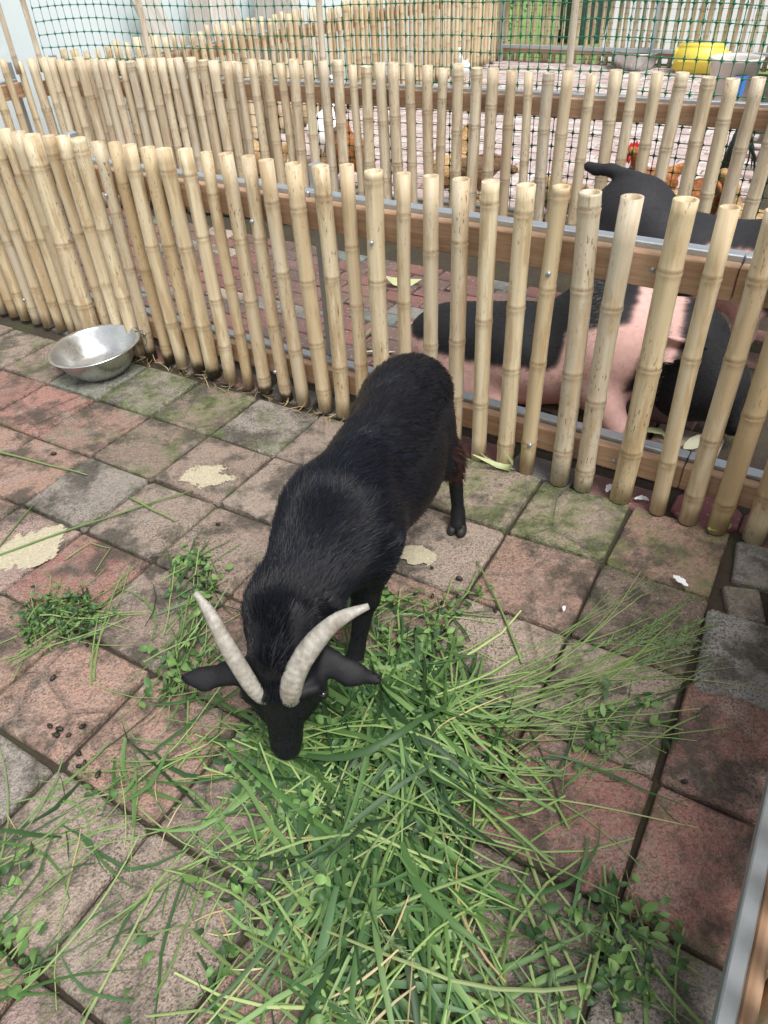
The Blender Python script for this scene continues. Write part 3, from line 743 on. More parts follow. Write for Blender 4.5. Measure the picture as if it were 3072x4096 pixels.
def vnormals(V, Q):
    fn = np.cross(V[Q[:, 2]] - V[Q[:, 0]], V[Q[:, 3]] - V[Q[:, 1]]); N_ = np.zeros_like(V)
    for k in range(4): np.add.at(N_, Q[:, k], fn)
    return N_ / (np.linalg.norm(N_, axis=1)[:, None] + 1e-12)
def scatter(V, Q, n, weight, rr):
    """random points on the surface, weight per face -> positions, normals"""
    VN = vnormals(V, Q); fn = np.cross(V[Q[:, 2]] - V[Q[:, 0]], V[Q[:, 3]] - V[Q[:, 1]]); ar = np.linalg.norm(fn, axis=1) * weight(V[Q].mean(1)); ar /= ar.sum()
    f = rr.choice(len(Q), n, p=ar); a, b = rr.random(n)[:, None], rr.random(n)[:, None]; q = Q[f]
    def bl(A): return (A[q[:, 0]] * (1 - a) + A[q[:, 1]] * a) * (1 - b) + (A[q[:, 3]] * (1 - a) + A[q[:, 2]] * a) * b
    N_ = bl(VN); return bl(V), N_ / np.linalg.norm(N_, axis=1)[:, None]
def fur(name, P, N_, flow, length, mat, parent, rad=.0005, npt=5, lift=.5, curl=.25, rr=None, clump=.0):
    n = len(P); flow = flow - N_ * (flow * N_).sum(1)[:, None]; flow /= np.linalg.norm(flow, axis=1)[:, None] + 1e-9
    jit = rr.normal(0, curl, (n, 3)); d0 = N_ * lift + flow * (1 - lift) + jit * .5; d0 /= np.linalg.norm(d0, axis=1)[:, None]
    pts = [P - N_ * .001]; d = d0
    for k in range(1, npt):
        d = d + flow * .28 + np.array([0, 0, -.10]) + rr.normal(0, .06, (n, 3)); 
        dn = (d * N_).sum(1); d = d + N_ * np.maximum(0, .06 - dn)[:, None]
        d /= np.linalg.norm(d, axis=1)[:, None]
        pts.append(pts[-1] + d * (length / (npt - 1))[:, None])
    A = np.stack(pts, 1).reshape(-1, 3).astype(np.float32)
    hc = bpy.data.hair_curves.new(name); hc.add_curves([npt] * n); hc.position_data.foreach_set('vector', A.ravel())
    r = np.tile(np.linspace(1, .25, npt), n) * rad
    at = hc.attributes.get('radius') or hc.attributes.new('radius', 'FLOAT', 'POINT'); at.data.foreach_set('value', r.astype(np.float32))
    hc.materials.append(mat); o = bpy.data.objects.new(name, hc); COL.objects.link(o); o.parent = parent
    return o
def n3v(P, s, seed):
    q = np.random.default_rng(seed); out = np.zeros(len(P))
    for _ in range(5): w = q.normal(0, 1, 3) * s; out += np.sin(P @ w + q.uniform(0, 6.28))
    return out / 2.2
# ------------------------------------------------------------------ the goat
GF = np.array([-.54, -.84, 0.0]); GF /= np.linalg.norm(GF); GL = np.array([.84, -.54, 0.0]); GL /= np.linalg.norm(GL); UPV = np.array([0, 0, 1.0])
GB_ = np.stack([GF, GL, UPV])
goat = empty('goat', (-.02, 1.45, 0)); tag(goat, 'black goat with two pale horns, head down eating cut grass on the paving', 'goat')
gp = [('e', (.075, 1.715, .435), (.165, .122, .128), GB_, .05), ('e', (.0, 1.48, .372), (.25, .140, .160), GB_, .06), ('e', (-.09, 1.27, .39), (.17, .115, .165), GB_, .05), ('e', (-.005, 1.24, .40), (.075, .03, .10), GB_, .03), ('e', (-.175, 1.33, .40), (.075, .03, .10), GB_, .03),
      ('c', (.05, 1.64, .50), (-.10, 1.24, .485), .06, .065, .06), ('c', (-.12, 1.22, .435), (-.205, 1.035, .36), .108, .080, .06), ('c', (-.205, 1.04, .362), (-.224, .968, .300), .080, .066, .05),
      ('c', (-.226, .965, .305), (-.240, .925, .13), .068, .040, .03), ('c', (-.288, .942, .245), (-.172, .934, .245), .030, .030, .025), ('e', (-.298, .925, .232), (.022, .02, .026), GB_, .012), ('e', (-.160, .917, .232), (.022, .02, .026), GB_, .012), ('c', (-.231, .905, .265), (-.243, .893, .10), .022, .020, .025), ('e', (-.270, .955, .185), (.045, .03, .05), GB_, .03), ('e', (-.192, .945, .185), (.045, .03, .05), GB_, .03), ('e', (-.2435, .905, .080), (.036, .036, .040), GB_, .02), ('e', (-.2435, .898, .062), (.026, .030, .020), GB_, .012), ('c', (-.222, 1.0, .255), (-.241, .935, .085), .045, .027, .03),
      ('c', (-.300, .915, .262), (-.262, .893, .262), .013, .013, .012), ('c', (-.158, .905, .262), (-.200, .890, .262), .013, .013, .012),       # brows
      # ears
      ('c', (-.285, .965, .285), (-.338, .950, .272), .016, .020, .015, ((.1, -.6, .8), .35)), ('c', (-.338, .950, .272), (-.392, .944, .262), .020, .019, .02, ((.1, -.6, .8), .35)), ('c', (-.392, .944, .262), (-.430, .946, .268), .019, .013, .02, ((.1, -.6, .8), .35)),
      ('c', (-.18, .965, .29), (-.135, .960, .28), .016, .021, .015, ((-.1, -.6, .8), .35)), ('c', (-.135, .960, .28), (-.089, .943, .258), .022, .022, .02, ((-.1, -.6, .8), .35)), ('c', (-.089, .943, .258), (-.034, .937, .240), .022, .015, .02, ((-.1, -.6, .8), .35)),
      # near-side front leg, far-side front leg
      ('c', (-.035, 1.25, .35), (-.055, 1.215, .20), .066, .034, .05), ('c', (-.055, 1.215, .20), (-.085, 1.185, .055), .028, .020, .02), ('c', (-.085, 1.185, .055), (-.094, 1.172, .016), .021, .024, .01),
      ('c', (-.165, 1.335, .35), (-.195, 1.31, .20), .062, .034, .05), ('c', (-.195, 1.31, .20), (-.215, 1.29, .055), .028, .020, .02), ('c', (-.215, 1.29, .055), (-.225, 1.275, .016), .021, .024, .01),
      # hind legs
      ('c', (.135, 1.665, .38), (.178, 1.625, .295), .072, .046, .05), ('c', (.178, 1.63, .30), (.216, 1.725, .215), .042, .026, .035), ('c', (.216, 1.725, .215), (.228, 1.69, .055), .023, .019, .02), ('c', (.228, 1.69, .055), (.226, 1.672, .016), .022, .026, .01),
      ('c', (-.005, 1.755, .36), (.02, 1.72, .255), .082, .056, .06), ('c', (.02, 1.72, .26), (.055, 1.835, .175), .048, .030, .04), ('c', (.055, 1.835, .175), (.06, 1.80, .055), .026, .021, .02), ('c', (.06, 1.80, .055), (.055, 1.78, .016), .022, .026, .01),
      ('c', (.135, 1.82, .455), (.17, 1.875, .43), .026, .014, .03)]
gp = gp[:6] + gp[6:]
GV, GQ = body(gp, (-.5, .80, -.02), (.36, 1.95, .62), .0065, 2)
GV[:, 2] = np.maximum(GV[:, 2], .001)
gl = np.array(goat.location)
mesh_obj('body', mk_np('goat_body', GV - gl, GQ, M['goat_skin']), goat)
rr = np.random.default_rng(3)
def seg_t(P, a, b):
    a = np.array(a); b = np.array(b); return np.clip(((P - a) @ (b - a)) / ((b - a) @ (b - a)), 0, 1)
def goat_len(P):
    z = P[:, 2]; y = P[:, 1]; L = np.full(len(P), .014)
    headm = (y < .955) & (z < .33); L[headm] = .0055; hm2 = (y >= .955) & (y < 1.0) & (z < .33); L[hm2] = .010
    fl_ = (np.abs(P[:, 0] + .232) < .03) & (z > .27) & (y < 1.0); L[fl_] = .026
    ears = (np.abs(P[:, 0] + .228) > .07) & (y < 1.0) & (z > .2); L[ears] = .007
    neck = (y >= .975) & (y < 1.36) & (z > .325) & (np.abs(P[:, 0] + .2) < .2); L[neck] = .032
    spine = (y >= 1.3) & (z > .47); L[spine] = np.maximum(L[spine], .022)
    legs = z < .21; L[legs] = .012; leg2 = z < .1; L[leg2] = .007
    thigh = (y > 1.6) & (z > .20) & (z < .34); L[thigh] = .020
    return L
def goat_flow(P):
    z = P[:, 2]; y = P[:, 1]; fl = np.tile(-GF, (len(P), 1)) * 1.0 + np.array([0, 0, -.55])
    nk = np.array([.09, .20, .10]); nk /= np.linalg.norm(nk)
    w = np.clip((1.3 - y) / .2, 0, 1)[:, None]; fl = fl * (1 - w) + (nk * 1.0 + np.array([.0, 0, -.15])) * w
    hd = ((y < 1.0) & (z < .32)); fl[hd] = np.array([-.05, -.05, -1.0])
    er = (np.abs(P[:, 0] + .228) > .07) & (y < 1.0) & (z > .2); fl[er] = np.stack([np.sign(P[er, 0] + .228), np.zeros(er.sum()), np.zeros(er.sum())], 1)
    lg = z < .24; fl[lg] = np.array([0, 0.1, -1.0]); return fl
P, N_ = scatter(GV, GQ, 78000, lambda c: np.where(c[:, 2] < .02, .02, np.where(c[:, 1] < 1.02, 1.6, 1.0)), rr)
Lh = goat_len(P) * rr.uniform(.7, 1.2, len(P)); lift = np.where(Lh > .024, .40, .17)[:, None]
fur('fur', P - gl, N_, goat_flow(P), Lh, M['goat_fur'], goat, .0007, 5, lift, .10, rr)
P, N_ = scatter(GV, GQ, 9000, lambda c: ((c[:, 1] > 1.03) & (c[:, 2] > .25)) * np.where((c[:, 1] < 1.4) & (c[:, 2] > .36), 2.2, .7) + 1e-5, rr)
cl = P + rr.normal(0, .010, P.shape)                                  # guard hairs lie in loose locks
lk = goat_flow(P) + .35 * np.stack([n3v(P, 60, 1), n3v(P, 60, 2), n3v(P, 60, 3)], 1)
fur('guard_hair', P - gl, N_, lk, goat_len(P) * rr.uniform(1.1, 1.7, len(P)), M['goat_guard'], goat, .0008, 5, .3, .12, rr)
P, N_ = scatter(GV, GQ, 5000, lambda c: ((c[:, 1] > 1.58) & (c[:, 2] > .17) & (c[:, 2] < .36)) * 1.0 + 1e-6, rr)
fur('thigh_hair', P - gl, N_, np.tile(np.array([.15, .35, -1.0]), (len(P), 1)), rr.uniform(.018, .04, len(P)), M['goat_brown'], goat, .0007, 5, .4, .3, rr)
def horn(pts, r0, name='horn'):
    pts = np.array(pts, float); n = 22; t = np.linspace(0, 1, n); tt = np.linspace(0, 1, len(pts))
    # smooth catmull through control points
    C = np.stack([np.interp(t, tt, pts[:, i]) for i in range(3)], 1)
    for _ in range(6): C[1:-1] = (C[:-2] + C[2:] + 2 * C[1:-1]) / 4
    rad = [np.interp(q, np.linspace(0, 1, len(r0)), r0) * (1 + .012 * math.sin(q * 62) + .015 * math.sin(q * 23 + 1)) for q in t]
    V, F = tube_geo([p - gl for p in C], rad, 14); me = mk(name, V, F, M['horn'], True)
    al = np.repeat(t, 14); point_float(me, 'along', al)
    return mesh_obj(name, me, goat)
horn([(-.214, .915, .225), (-.212, .884, .262), (-.198, .900, .325), (-.149, .926, .388), (-.101, .944, .43), (-.039, .951, .45)], [.020, .0228, .0240, .0215, .0160, .0065])
horn([(-.266, .915, .225), (-.273, .888, .262), (-.298, .904, .33), (-.324, .924, .395), (-.347, .956, .455), (-.373, .978, .485)], [.013, .0155, .0178, .0165, .0125, .0055])
for sx in (-1, 1):
    e_, f_ = lathe_geo([(.0001, .011), (.007, .0085), (.0105, .003), (.011, 0), (.0001, -.008)], 12)
    o = mesh_obj('eye', mk('eye', e_, f_, M['eye'], True), goat, (-.229 + sx * .083 - gl[0], .915 - sx * .005 - gl[1], .234))
    o.rotation_euler = (R(70), 0, R(20 + sx * 55))
for hx, hy, tw in ((-.096, 1.168, 0), (-.227, 1.272, 0), (.226, 1.668, 0), (.055, 1.776, 0)):
    V, F = lathe_geo([(.001, -.014), (.021, -.014), (.0215, -.009), (.018, .012), (.001, .016)], 12)
    V, F = join_geo([([(v[0] * .72 + s_ * .0145, v[1] * 1.5 * (1 - .25 * (v[1] < 0)) - .010, v[2] * (1.0 if v[1] > 0 or v[2] < 0 else .55)) for v in V], F) for s_ in (-1, 1)])
    mesh_obj('hoof', mk('hoof', V, F, M['hoof'], True), goat, (hx - gl[0], hy - gl[1], .0145), (0, 0, R(-25)))
# ------------------------------------------------------------------ the pigs
def n3(P, s, seed=0):
    """cheap smooth noise"""
    q = np.random.default_rng(seed); out = np.zeros(len(P))
    for _ in range(5):
        w = q.normal(0, 1, 3) * s; out += np.sin(P @ w + q.uniform(0, 6.28))
    return out / 3
PINK = np.array([.66, .42, .375]); BLK = np.array([.016, .016, .018])
def coat(V, ax0, axd, side, bands, seed, belly):
    t = (V - np.array(ax0)) @ np.array(axd); k = t + .018 * n3(V, 45, seed) + .012 * n3(V, 130, seed + 1); z = V[:, 2] + .012 * n3(V, 60, seed + 2) + .01 * n3(V, 140, seed + 3)
    pink = (k > bands[0]) & (k < bands[1]) & (z < bands[2]); pink |= (z < belly) & (k < bands[1] + .02)
    w = pink.astype(float)[:, None]; return BLK * (1 - w) + PINK * w, pink
# pig lying against the fence
A1 = np.array([.24, 2.60]); H1 = np.array([.88, 2.36]); ad = np.array([*(H1 - A1), 0]); ad /= np.linalg.norm(ad); PB = basis(ad)
def pp(t, s, z): b = np.array([.24, 2.60, 0]) + PB[0] * t + PB[1] * s; return (b[0], b[1], z)
pig = empty('pig', (.55, 2.45, 0)); tag(pig, 'black and pink pig lying against the fence right behind the goat', 'pig', 'spotted pigs in the middle pen')
p1 = [('e', pp(.08, 0, .165), (.20, .185, .165), PB, .08), ('e', pp(.34, -.02, .18), (.30, .215, .185), PB, .08), ('e', pp(.62, -.01, .245), (.22, .205, .235), PB, .08),
      ('c', pp(.70, -.02, .27), pp(.86, -.05, .285), .175, .165, .08),                                                  # neck
      ('c', pp(.90, -.07, .28), pp(1.02, -.12, .20), .155, .11, .05), ('c', pp(1.02, -.12, .20), pp(1.11, -.16, .09), .085, .050, .04), ('e', pp(1.118, -.165, .08), (.03, .048, .042), basis(np.array([.55, -.55, -.6])), .015),
      ('e', pp(.94, -.15, .16), (.11, .075, .095), PB, .05),                                                          # jowl
      ('c', pp(.90, -.17, .395), pp(.88, -.25, .40), .05, .07, .012, ((.3, .35, .85), .2)), ('c', pp(.88, -.25, .40), pp(.84, -.335, .365), .066, .024, .012, ((.3, .35, .85), .2)),
      ('c', pp(.93, .02, .335), pp(1.0, .07, .34), .04, .05, .02, ((.5, -.2, .85), .3)), ('c', pp(1.0, .07, .34), pp(1.05, .09, .29), .045, .015, .02, ((.5, -.2, .85), .3)),
      ('c', pp(.66, -.17, .12), pp(.74, -.27, .05), .075, .04, .05), ('c', pp(.74, -.27, .05), pp(.83, -.30, .03), .036, .028, .03), ('c', pp(.70, .14, .10), pp(.86, .16, .03), .07, .03, .05),
      ('c', pp(.14, -.16, .10), pp(.30, -.24, .045), .10, .045, .06), ('c', pp(.30, -.24, .045), pp(.40, -.25, .03), .042, .028, .03),
      ('c', pp(-.12, .03, .22), pp(-.17, .05, .12), .014, .009, .02)]
PV1, PQ1 = body(p1, (-.05, 1.98, -.05), (1.5, 2.95, .58), .009, 2); PV1[:, 2] = np.maximum(PV1[:, 2], .002)
t1 = (PV1 - np.array(pp(0, 0, 0))) @ PB[0]
kk = t1 + .012 * n3(PV1, 22, 4) + .004 * n3(PV1, 110, 5); zz = PV1[:, 2] + .008 * n3(PV1, 25, 6) + .003 * n3(PV1, 120, 7)
def pig_pink(P, kk, zz):
    sd = (P - np.array(pp(0, 0, 0))) @ PB[1]
    hb = .80 + .30 * (zz - .2) - .07 * np.clip((-sd - .08) / .08, 0, 1) * (zz > .17) * (zz < .34)
    a = ((kk > .45 + .35 * (zz - .15)) & (kk < hb) & ((zz < .395 + .18 * (kk - .68)) | (kk > .72)))
    return a | ((zz < .245 - .25 * np.clip((kk - .0) / .6, 0, .1)) & (kk < hb))
pk = pig_pink(PV1, kk, zz)
def soften(w, V, Q, it):
    w = w.astype(float); e = np.concatenate([Q[:, [0, 1]], Q[:, [1, 2]], Q[:, [2, 3]], Q[:, [3, 0]]])
    for _ in range(it):
        S = np.zeros(len(w)); n_ = np.zeros(len(w)); np.add.at(S, e[:, 0], w[e[:, 1]]); np.add.at(S, e[:, 1], w[e[:, 0]]); np.add.at(n_, e.ravel(), 1); w = .5 * w + .5 * S / n_
    return w[:, None]
w1 = soften(pk, PV1, PQ1, 3); C1 = PINK * w1 + BLK * (1 - w1); snout = t1 + .0 > 1.135; C1[snout] = (.45, .22, .2)
pl = np.array(pig.location); me = mk_np('pig_body', PV1 - pl, PQ1, M['pig']); point_color(me, 'coat', C1); mesh_obj('body', me, pig)
P, N_ = scatter(PV1, PQ1, 15000, lambda c: np.where((c[:, 2] > .1) & ~pig_pink(c, (c - np.array(pp(0, 0, 0))) @ PB[0], c[:, 2]), 1.0, .02), rr)
tp_ = (P - np.array(pp(0, 0, 0))) @ PB[0]
fl = np.tile(-PB[0] * 1.0 + np.array([0, 0, -.5]), (len(P), 1))
fur('bristles', P - pl, N_, fl, rr.uniform(.010, .020, len(P)), M['bristle_black'], pig, .0004, 3, .22, .2, rr)
edge = scatter(PV1, PQ1, 9000, lambda c: (np.abs(((c - np.array(pp(0, 0, 0))) @ PB[0]) - .58) < .07) * 1.0 + (np.abs(((c - np.array(pp(0, 0, 0))) @ PB[0]) - .81) < .04) * 1.0 + ((np.abs(c[:, 2] - .185) < .035) & (((c - np.array(pp(0, 0, 0))) @ PB[0]) < .6)) * 1.0 + 1e-4, rr)
fur('bristles', edge[0] - pl, edge[1], np.tile(-PB[0] + np.array([0, 0, -.7]), (9000, 1)), rr.uniform(.010, .018, 9000), M['bristle'], pig, .0004, 3, .22, .2, rr)
def ball(name, c, r, mat, parent, sx=(1, 1, 1)):
    V, F = lathe_geo([(r * math.sin(a) + 1e-5, -r * math.cos(a)) for a in np.linspace(0, math.pi, 8)], 12)
    o = mesh_obj(name, mk(name, V, F, mat, True), parent, tuple(np.array(c) - np.array(parent.location))); o.scale = sx; return o
ball('eye', pp(1.05, -.205, .255), .011, M['eye'], pig)
for s_ in (-1, 1): ball('nostril', np.array(pp(1.146, -.175, .078)) + PB[1] * .014 * s_, .006, M['eye'], pig)
# pig standing behind it
A2 = np.array([1.02, 3.02, 0]); d2 = np.array([.83, -.56, 0]); d2 /= np.linalg.norm(d2); PB2 = basis(d2)
def qq(t, s, z): b = A2 + PB2[0] * t + PB2[1] * s; return (b[0], b[1], z)
pig2 = empty('pig', (*(A2 + PB2[0] * .35)[:2], 0)); tag(pig2, 'standing pig with raised black tail and rump, behind the lying pig', 'pig', 'spotted pigs in the middle pen')
p2 = [('e', qq(.07, 0, .47), (.18, .165, .185), PB2, .07), ('e', qq(.32, 0, .355), (.28, .185, .18), PB2, .09), ('e', qq(.58, 0, .36), (.20, .165, .18), PB2, .08),
      ('c', qq(.66, 0, .41), qq(.80, -.0, .36), .145, .13, .06), ('c', qq(.82, -.02, .35), qq(.93, -.05, .25), .115, .075, .05), ('c', qq(.93, -.05, .25), qq(.98, -.07, .17), .062, .045, .03),
      ('c', qq(.80, -.10, .44), qq(.85, -.17, .37), .045, .05, .02, ((.5, .1, .85), .3)), ('c', qq(.80, .10, .44), qq(.85, .17, .37), .045, .05, .02, ((.5, -.1, .85), .3)),
      ('c', qq(.05, .0, .635), qq(-.06, .03, .650), .03, .026, .015), ('c', qq(-.06, .03, .650), qq(-.13, .055, .640), .025, .024, .01), ('c', qq(-.13, .055, .640), qq(-.17, .07, .645), .023, .020, .01)]
for s_ in (-1, 1):
    p2 += [('c', qq(.02, .10 * s_, .36), qq(.0, .11 * s_, .18), .10, .045, .06), ('c', qq(.0, .11 * s_, .18), qq(.02, .11 * s_, .03), .036, .030, .03),
           ('c', qq(.58, .10 * s_, .32), qq(.60, .11 * s_, .16), .07, .040, .05), ('c', qq(.60, .11 * s_, .16), qq(.61, .11 * s_, .03), .034, .030, .03)]
PV2, PQ2 = body(p2, (.6, 2.1, -.02), (2.2, 3.4, .76), .011, 2); PV2[:, 2] = np.maximum(PV2[:, 2], .002)
t2 = (PV2 - A2) @ PB2[0]; k2 = t2 + .012 * n3(PV2, 25, 14) + .004 * n3(PV2, 110, 15)
pk2 = ((k2 > .40) & (k2 < .66) & (PV2[:, 2] + .01 * n3(PV2, 120, 9) < .47)) | ((PV2[:, 2] < .24) & (k2 < .66))
pl2 = np.array(pig2.location); me = mk_np('pig_body', PV2 - pl2, PQ2, M['pig']); w2 = soften(pk2, PV2, PQ2, 2); point_color(me, 'coat', PINK * w2 + BLK * 1.8 * (1 - w2)); mesh_obj('body', me, pig2)
P, N_ = scatter(PV2, PQ2, 9000, lambda c: np.where(c[:, 2] > .1, 1.0, .05), rr)
fur('bristles', P - pl2, N_, np.tile(-PB2[0] + np.array([0, 0, -.5]), (len(P), 1)), rr.uniform(.010, .018, len(P)), M['bristle_black'], pig2, .0004, 3, .22, .2, rr)
# ------------------------------------------------------------------ poultry
def plumage(name, a, b, c):
    t = NT(name); o = t.obj(); v = t.new('ShaderNodeTexVoronoi'); v.inputs['Scale'].default_value = 42; t.link(t.mapping(o, (1, 1.3, 1.6)), v.inputs['Vector'])
    n = t.noise(o, 9, 5); cc = t.mix(t.ramp(n, [(.4, 0), (.62, 1)]), a, b); cc = t.mix(t.ramp(v.outputs['Distance'], [(.25, 0), (.6, .6)]), cc, c)
    t.base(cc); t.rough(.75); t.bump(v.outputs['Distance'], .5, .006); return t.m
TANP = plumage('tan_plumage', (.58, .40, .20), (.48, .29, .12), (.30, .17, .07)); ORGP = plumage('orange_plumage', (.48, .19, .04), (.36, .11, .025), (.14, .05, .02)); BRNP = plumage('brown_plumage', (.28, .15, .07), (.20, .10, .045), (.09, .05, .03))
I3 = np.eye(3)
def bird_mesh(kind):
    hd = {'up': ((.115, 0, .30), (.16, 0, .375)), 'down': ((.17, 0, .22), (.235, 0, .165)), 'sit': ((.10, 0, .24), (.14, 0, .30)), 'goose': ((.15, 0, .36), (.17, 0, .46))}[kind]
    z = .09 if kind == 'sit' else .19
    if kind == 'goose': z = .2
    s = 1.25 if kind == 'goose' else 1.0
    pr = [('e', (0, 0, z), (.135 * s, .085 * s, .085 * s), basis((1, 0, .18)), .05), ('c', (-.07 * s, 0, z + .02), (-.17 * s, 0, z + .075), .055, .022, .05, ((0, 1, 0), .6)), ('e', (-.02, .06 * s, z + .01), (.10, .03, .055), I3, .02), ('e', (-.02, -.06 * s, z + .01), (.10, .03, .055), I3, .02),
          ('c', (.085, 0, z + .04), hd[0], .058, .032, .04), ('c', hd[0], hd[1], .030, .024, .03), ('e', np.array(hd[1]) + np.array([.012, 0, .004]), (.032, .024, .026), I3, .015)]
    if kind != 'sit': pr += [('c', (.0, .04, z - .04), (.0, .045, z - .10), .035, .018, .03), ('c', (.0, -.04, z - .04), (.0, -.045, z - .10), .035, .018, .03)]
    V, Q = body(pr, (-.26, -.14, -.01), (.34, .14, .54), .0085, 1)
    return V, Q, np.array(hd[1])
BIRD = {k: bird_mesh(k) for k in ('up', 'down', 'sit', 'goose')}
def comb_geo(c, s=1.0):
    pr = [(-.022, 0), (.034, 0), (.036, .012), (.028, .018), (.022, .03), (.014, .018), (.006, .036), (-.003, .02), (-.012, .034), (-.020, .016), (-.032, .022)]
    V = []; F = []
    for y in (-.0035, .0035): V += [(c[0] + x * s, c[1] + y, c[2] + .018 + z * s) for x, z in pr]
    n = len(pr); F.append(tuple(range(n))); F.append(tuple(reversed(range(n, 2 * n))))
    for k in range(n): F.append((k, n + k, n + (k + 1) % n, (k + 1) % n))
    return V, F
def bird(name, label, cat, kind, loc, rz, mat, comb=True, tail=False, group=None, sc=1.0):
    V, Q, h = BIRD[kind]; e = empty(name, (loc[0], loc[1], 0), rz); e.scale = (sc, sc, sc); tag(e, label, cat, group)
    mesh_obj('body', mk_np('bird_body', V, Q, mat), e)
    f = np.array([.04, 0, .0])
    V, F = tube_geo([h + np.array([.03, 0, .0]), h + np.array([.048, 0, -.002]), h + np.array([.068, 0, -.012])], [.013, .010, .002], 8); mesh_obj('beak', mk('beak', V, F, M['beak'], True), e)
    for s_ in (-1, 1): 
        o = ball('eye', (0, 0, 0), .005, M['eye'], e); o.location = tuple(h + np.array([.022, .021 * s_, .008]))
    if comb:
        V, F = comb_geo(h, 1.25 if tail else 1.0); mesh_obj('comb', mk('comb', V, F, M['comb']), e)
        for s_ in (-1, 1):
            V, F = lathe_geo([(.001, .006), (.011, 0), (.014, -.016), (.009, -.032), (.001, -.038)], 8); mesh_obj('wattle', mk('wattle', [(v[0] * .8, v[1] * .4, v[2]) for v in V], F, M['comb'], True), e, tuple(h + np.array([.026, .011 * s_, -.018])))
    if kind != 'sit':
        for s_ in (-1, 1):
            z0 = .10
            a, b = tube_geo([(.0, .045 * s_, z0), (.005, .045 * s_, .02), (.012, .045 * s_, .006)], [.008, .0065, .006], 6); g = [(a, b)]
            for an in (-.5, 0, .5, 3.14): g.append(tube_geo([(.01, .045 * s_, .007), (.01 + .045 * math.cos(an), .045 * s_ + .045 * math.sin(an), .004)], [.0055, .003], 5))
            V, F = join_geo(g); mesh_obj('leg', mk('leg', V, F, M['shank'] if cat != 'goose' else M['beak'], True), e)
    if tail:
        for q in range(7):
            y = (q - 3) * .012; L = 1 + .12 * (3 - abs(q - 3)); pts = [(-.13, y * .5, .25), (-.19, y, .34 * L), (-.27, y * 1.6, .37 * L), (-.34, y * 2.2, .30 * L), (-.36, y * 2.6, .22 * L)]
            V, F = tube_geo(pts, [.012, .014, .013, .010, .003], 6); mesh_obj('tail_feather', mk('tail_feather', [(v[0], v[1] * .7, v[2]) for v in V], F, M['dark_feather'], True), e)
    return e
HG = 'hens in the chicken pen'
# (kind, x, y, rot, mat)
bird('hen', 'tan hen close behind the raised tail of the standing pig', 'chicken', 'down', (1.10, 4.30), 2.3, TANP, True, group=HG)
bird('hen', 'orange hen with upright red comb, above the rump of the standing pig', 'chicken', 'up', (1.68, 4.42), 3.4, ORGP, True, group=HG, sc=1.05)
bird('hen', 'hen showing a red face between two poles beside the rooster', 'chicken', 'down', (1.66, 4.02), 3.0, TANP, True, group=HG)
bird('rooster', 'rusty rooster with arched black tail feathers', 'chicken', 'down', (1.86, 4.08), 3.9, ORGP, True, True, group=HG, sc=1.15)
bird('hen', 'tan hen crouching right of the rooster', 'chicken', 'sit', (2.02, 3.86), 2.6, TANP, False, group=HG, sc=1.2)
bird('hen', 'pale hen with bright red comb and wattles near the right edge', 'chicken', 'up', (2.20, 3.72), -.9, TANP, True, group=HG, sc=.95)
bird('hen', 'hen with tall red comb standing behind the rightmost poles', 'chicken', 'up', (2.36, 4.1), -1.2, TANP, True, group=HG, sc=1.1)
bird('hen', 'brown hen at the right edge of the photo', 'chicken', 'sit', (2.34, 3.58), 1.2, BRNP, False, group=HG, sc=1.2)
bird('hen', 'pale orange hen far back in the middle of the chicken pen', 'chicken', 'sit', (.58, 5.35), .6, TANP, False, group=HG, sc=1.1)
bird('hen', 'brown hen low behind the middle of the netting', 'chicken', 'down', (.72, 4.95), .2, BRNP, False, group=HG)
bird('hen', 'rusty orange hen behind the centre left poles', 'chicken', 'up', (-.10, 5.35), 1.9, ORGP, True, group=HG, sc=1.25)
bird('hen', 'dark brown hen beside the rusty one on the left', 'chicken', 'sit', (-.34, 5.42), .4, BRNP, False, group=HG, sc=1.15)
bird('hen', 'tan hen farthest left in the chicken pen', 'chicken', 'sit', (-.76, 5.85), 2.9, TANP, True, group=HG, sc=1.25)
bird('goose', 'white goose behind the left part of the middle fence', 'goose', 'goose', (-.30, 6.15), 1.2, M['white_plumage'], False, sc=1.15)
bird('duck', 'small white duck near the far corner of the chicken pen', 'duck', 'goose', (1.12, 9.15), -2.0, M['white_plumage'], False, sc=.75)

# ------------------------------------------------------------------ bowls, jug, bucket, boards, bin
def bowl_geo(r, rb, h, lip):
    prof = [(.001, .004), (rb * .9, .004), (rb, 0), (rb * 1.03, .003)]
    for q in np.linspace(.1, 1, 8): prof.append((rb + (r - rb) * q ** .62, .003 + (h - .003) * q))
    prof += [(r + lip * .4, h + .001), (r + lip, h - .001), (r + lip, h + .002), (r + lip * .3, h + .004), (r - .003, h + .001)]
    for q in np.linspace(1, .1, 8): prof.append((rb + (r - rb) * q ** .62 - .004, .007 + (h - .007) * q))
    prof += [(rb * .8, .008), (.001, .008)]
    return prof
V, F = lathe_geo(bowl_geo(.182, .105, .118, .013), 48)
for i, v in enumerate(V):
    a = math.atan2(v[1], v[0]); k = 1 + .012 * math.sin(3 * a + 1) * v[2] / .12; V[i] = (v[0] * k, v[1] * k, v[2])
bowl = mesh_obj('feed_bowl', mk('feed_bowl', V, F, M['steel'], True), None, (-1.185, 2.835, .008), (R(1), R(-4), 0)); tag(bowl, 'dented stainless steel bowl on the paving against the near fence', 'bowl')
V, F = tube_geo([(.10, .135, .10), (.125, .13, .075), (.155, .115, .075), (.165, .09, .095), (.16, .08, .12)], [.0016] * 5, 5)
V2, F2 = tube_geo([(.16, .08, .12), (.20, .06, .13), (.215, .03, .09), (.20, .03, .07)], [.0016] * 4, 5); V, F = join_geo([(V, F), (V2, F2)])
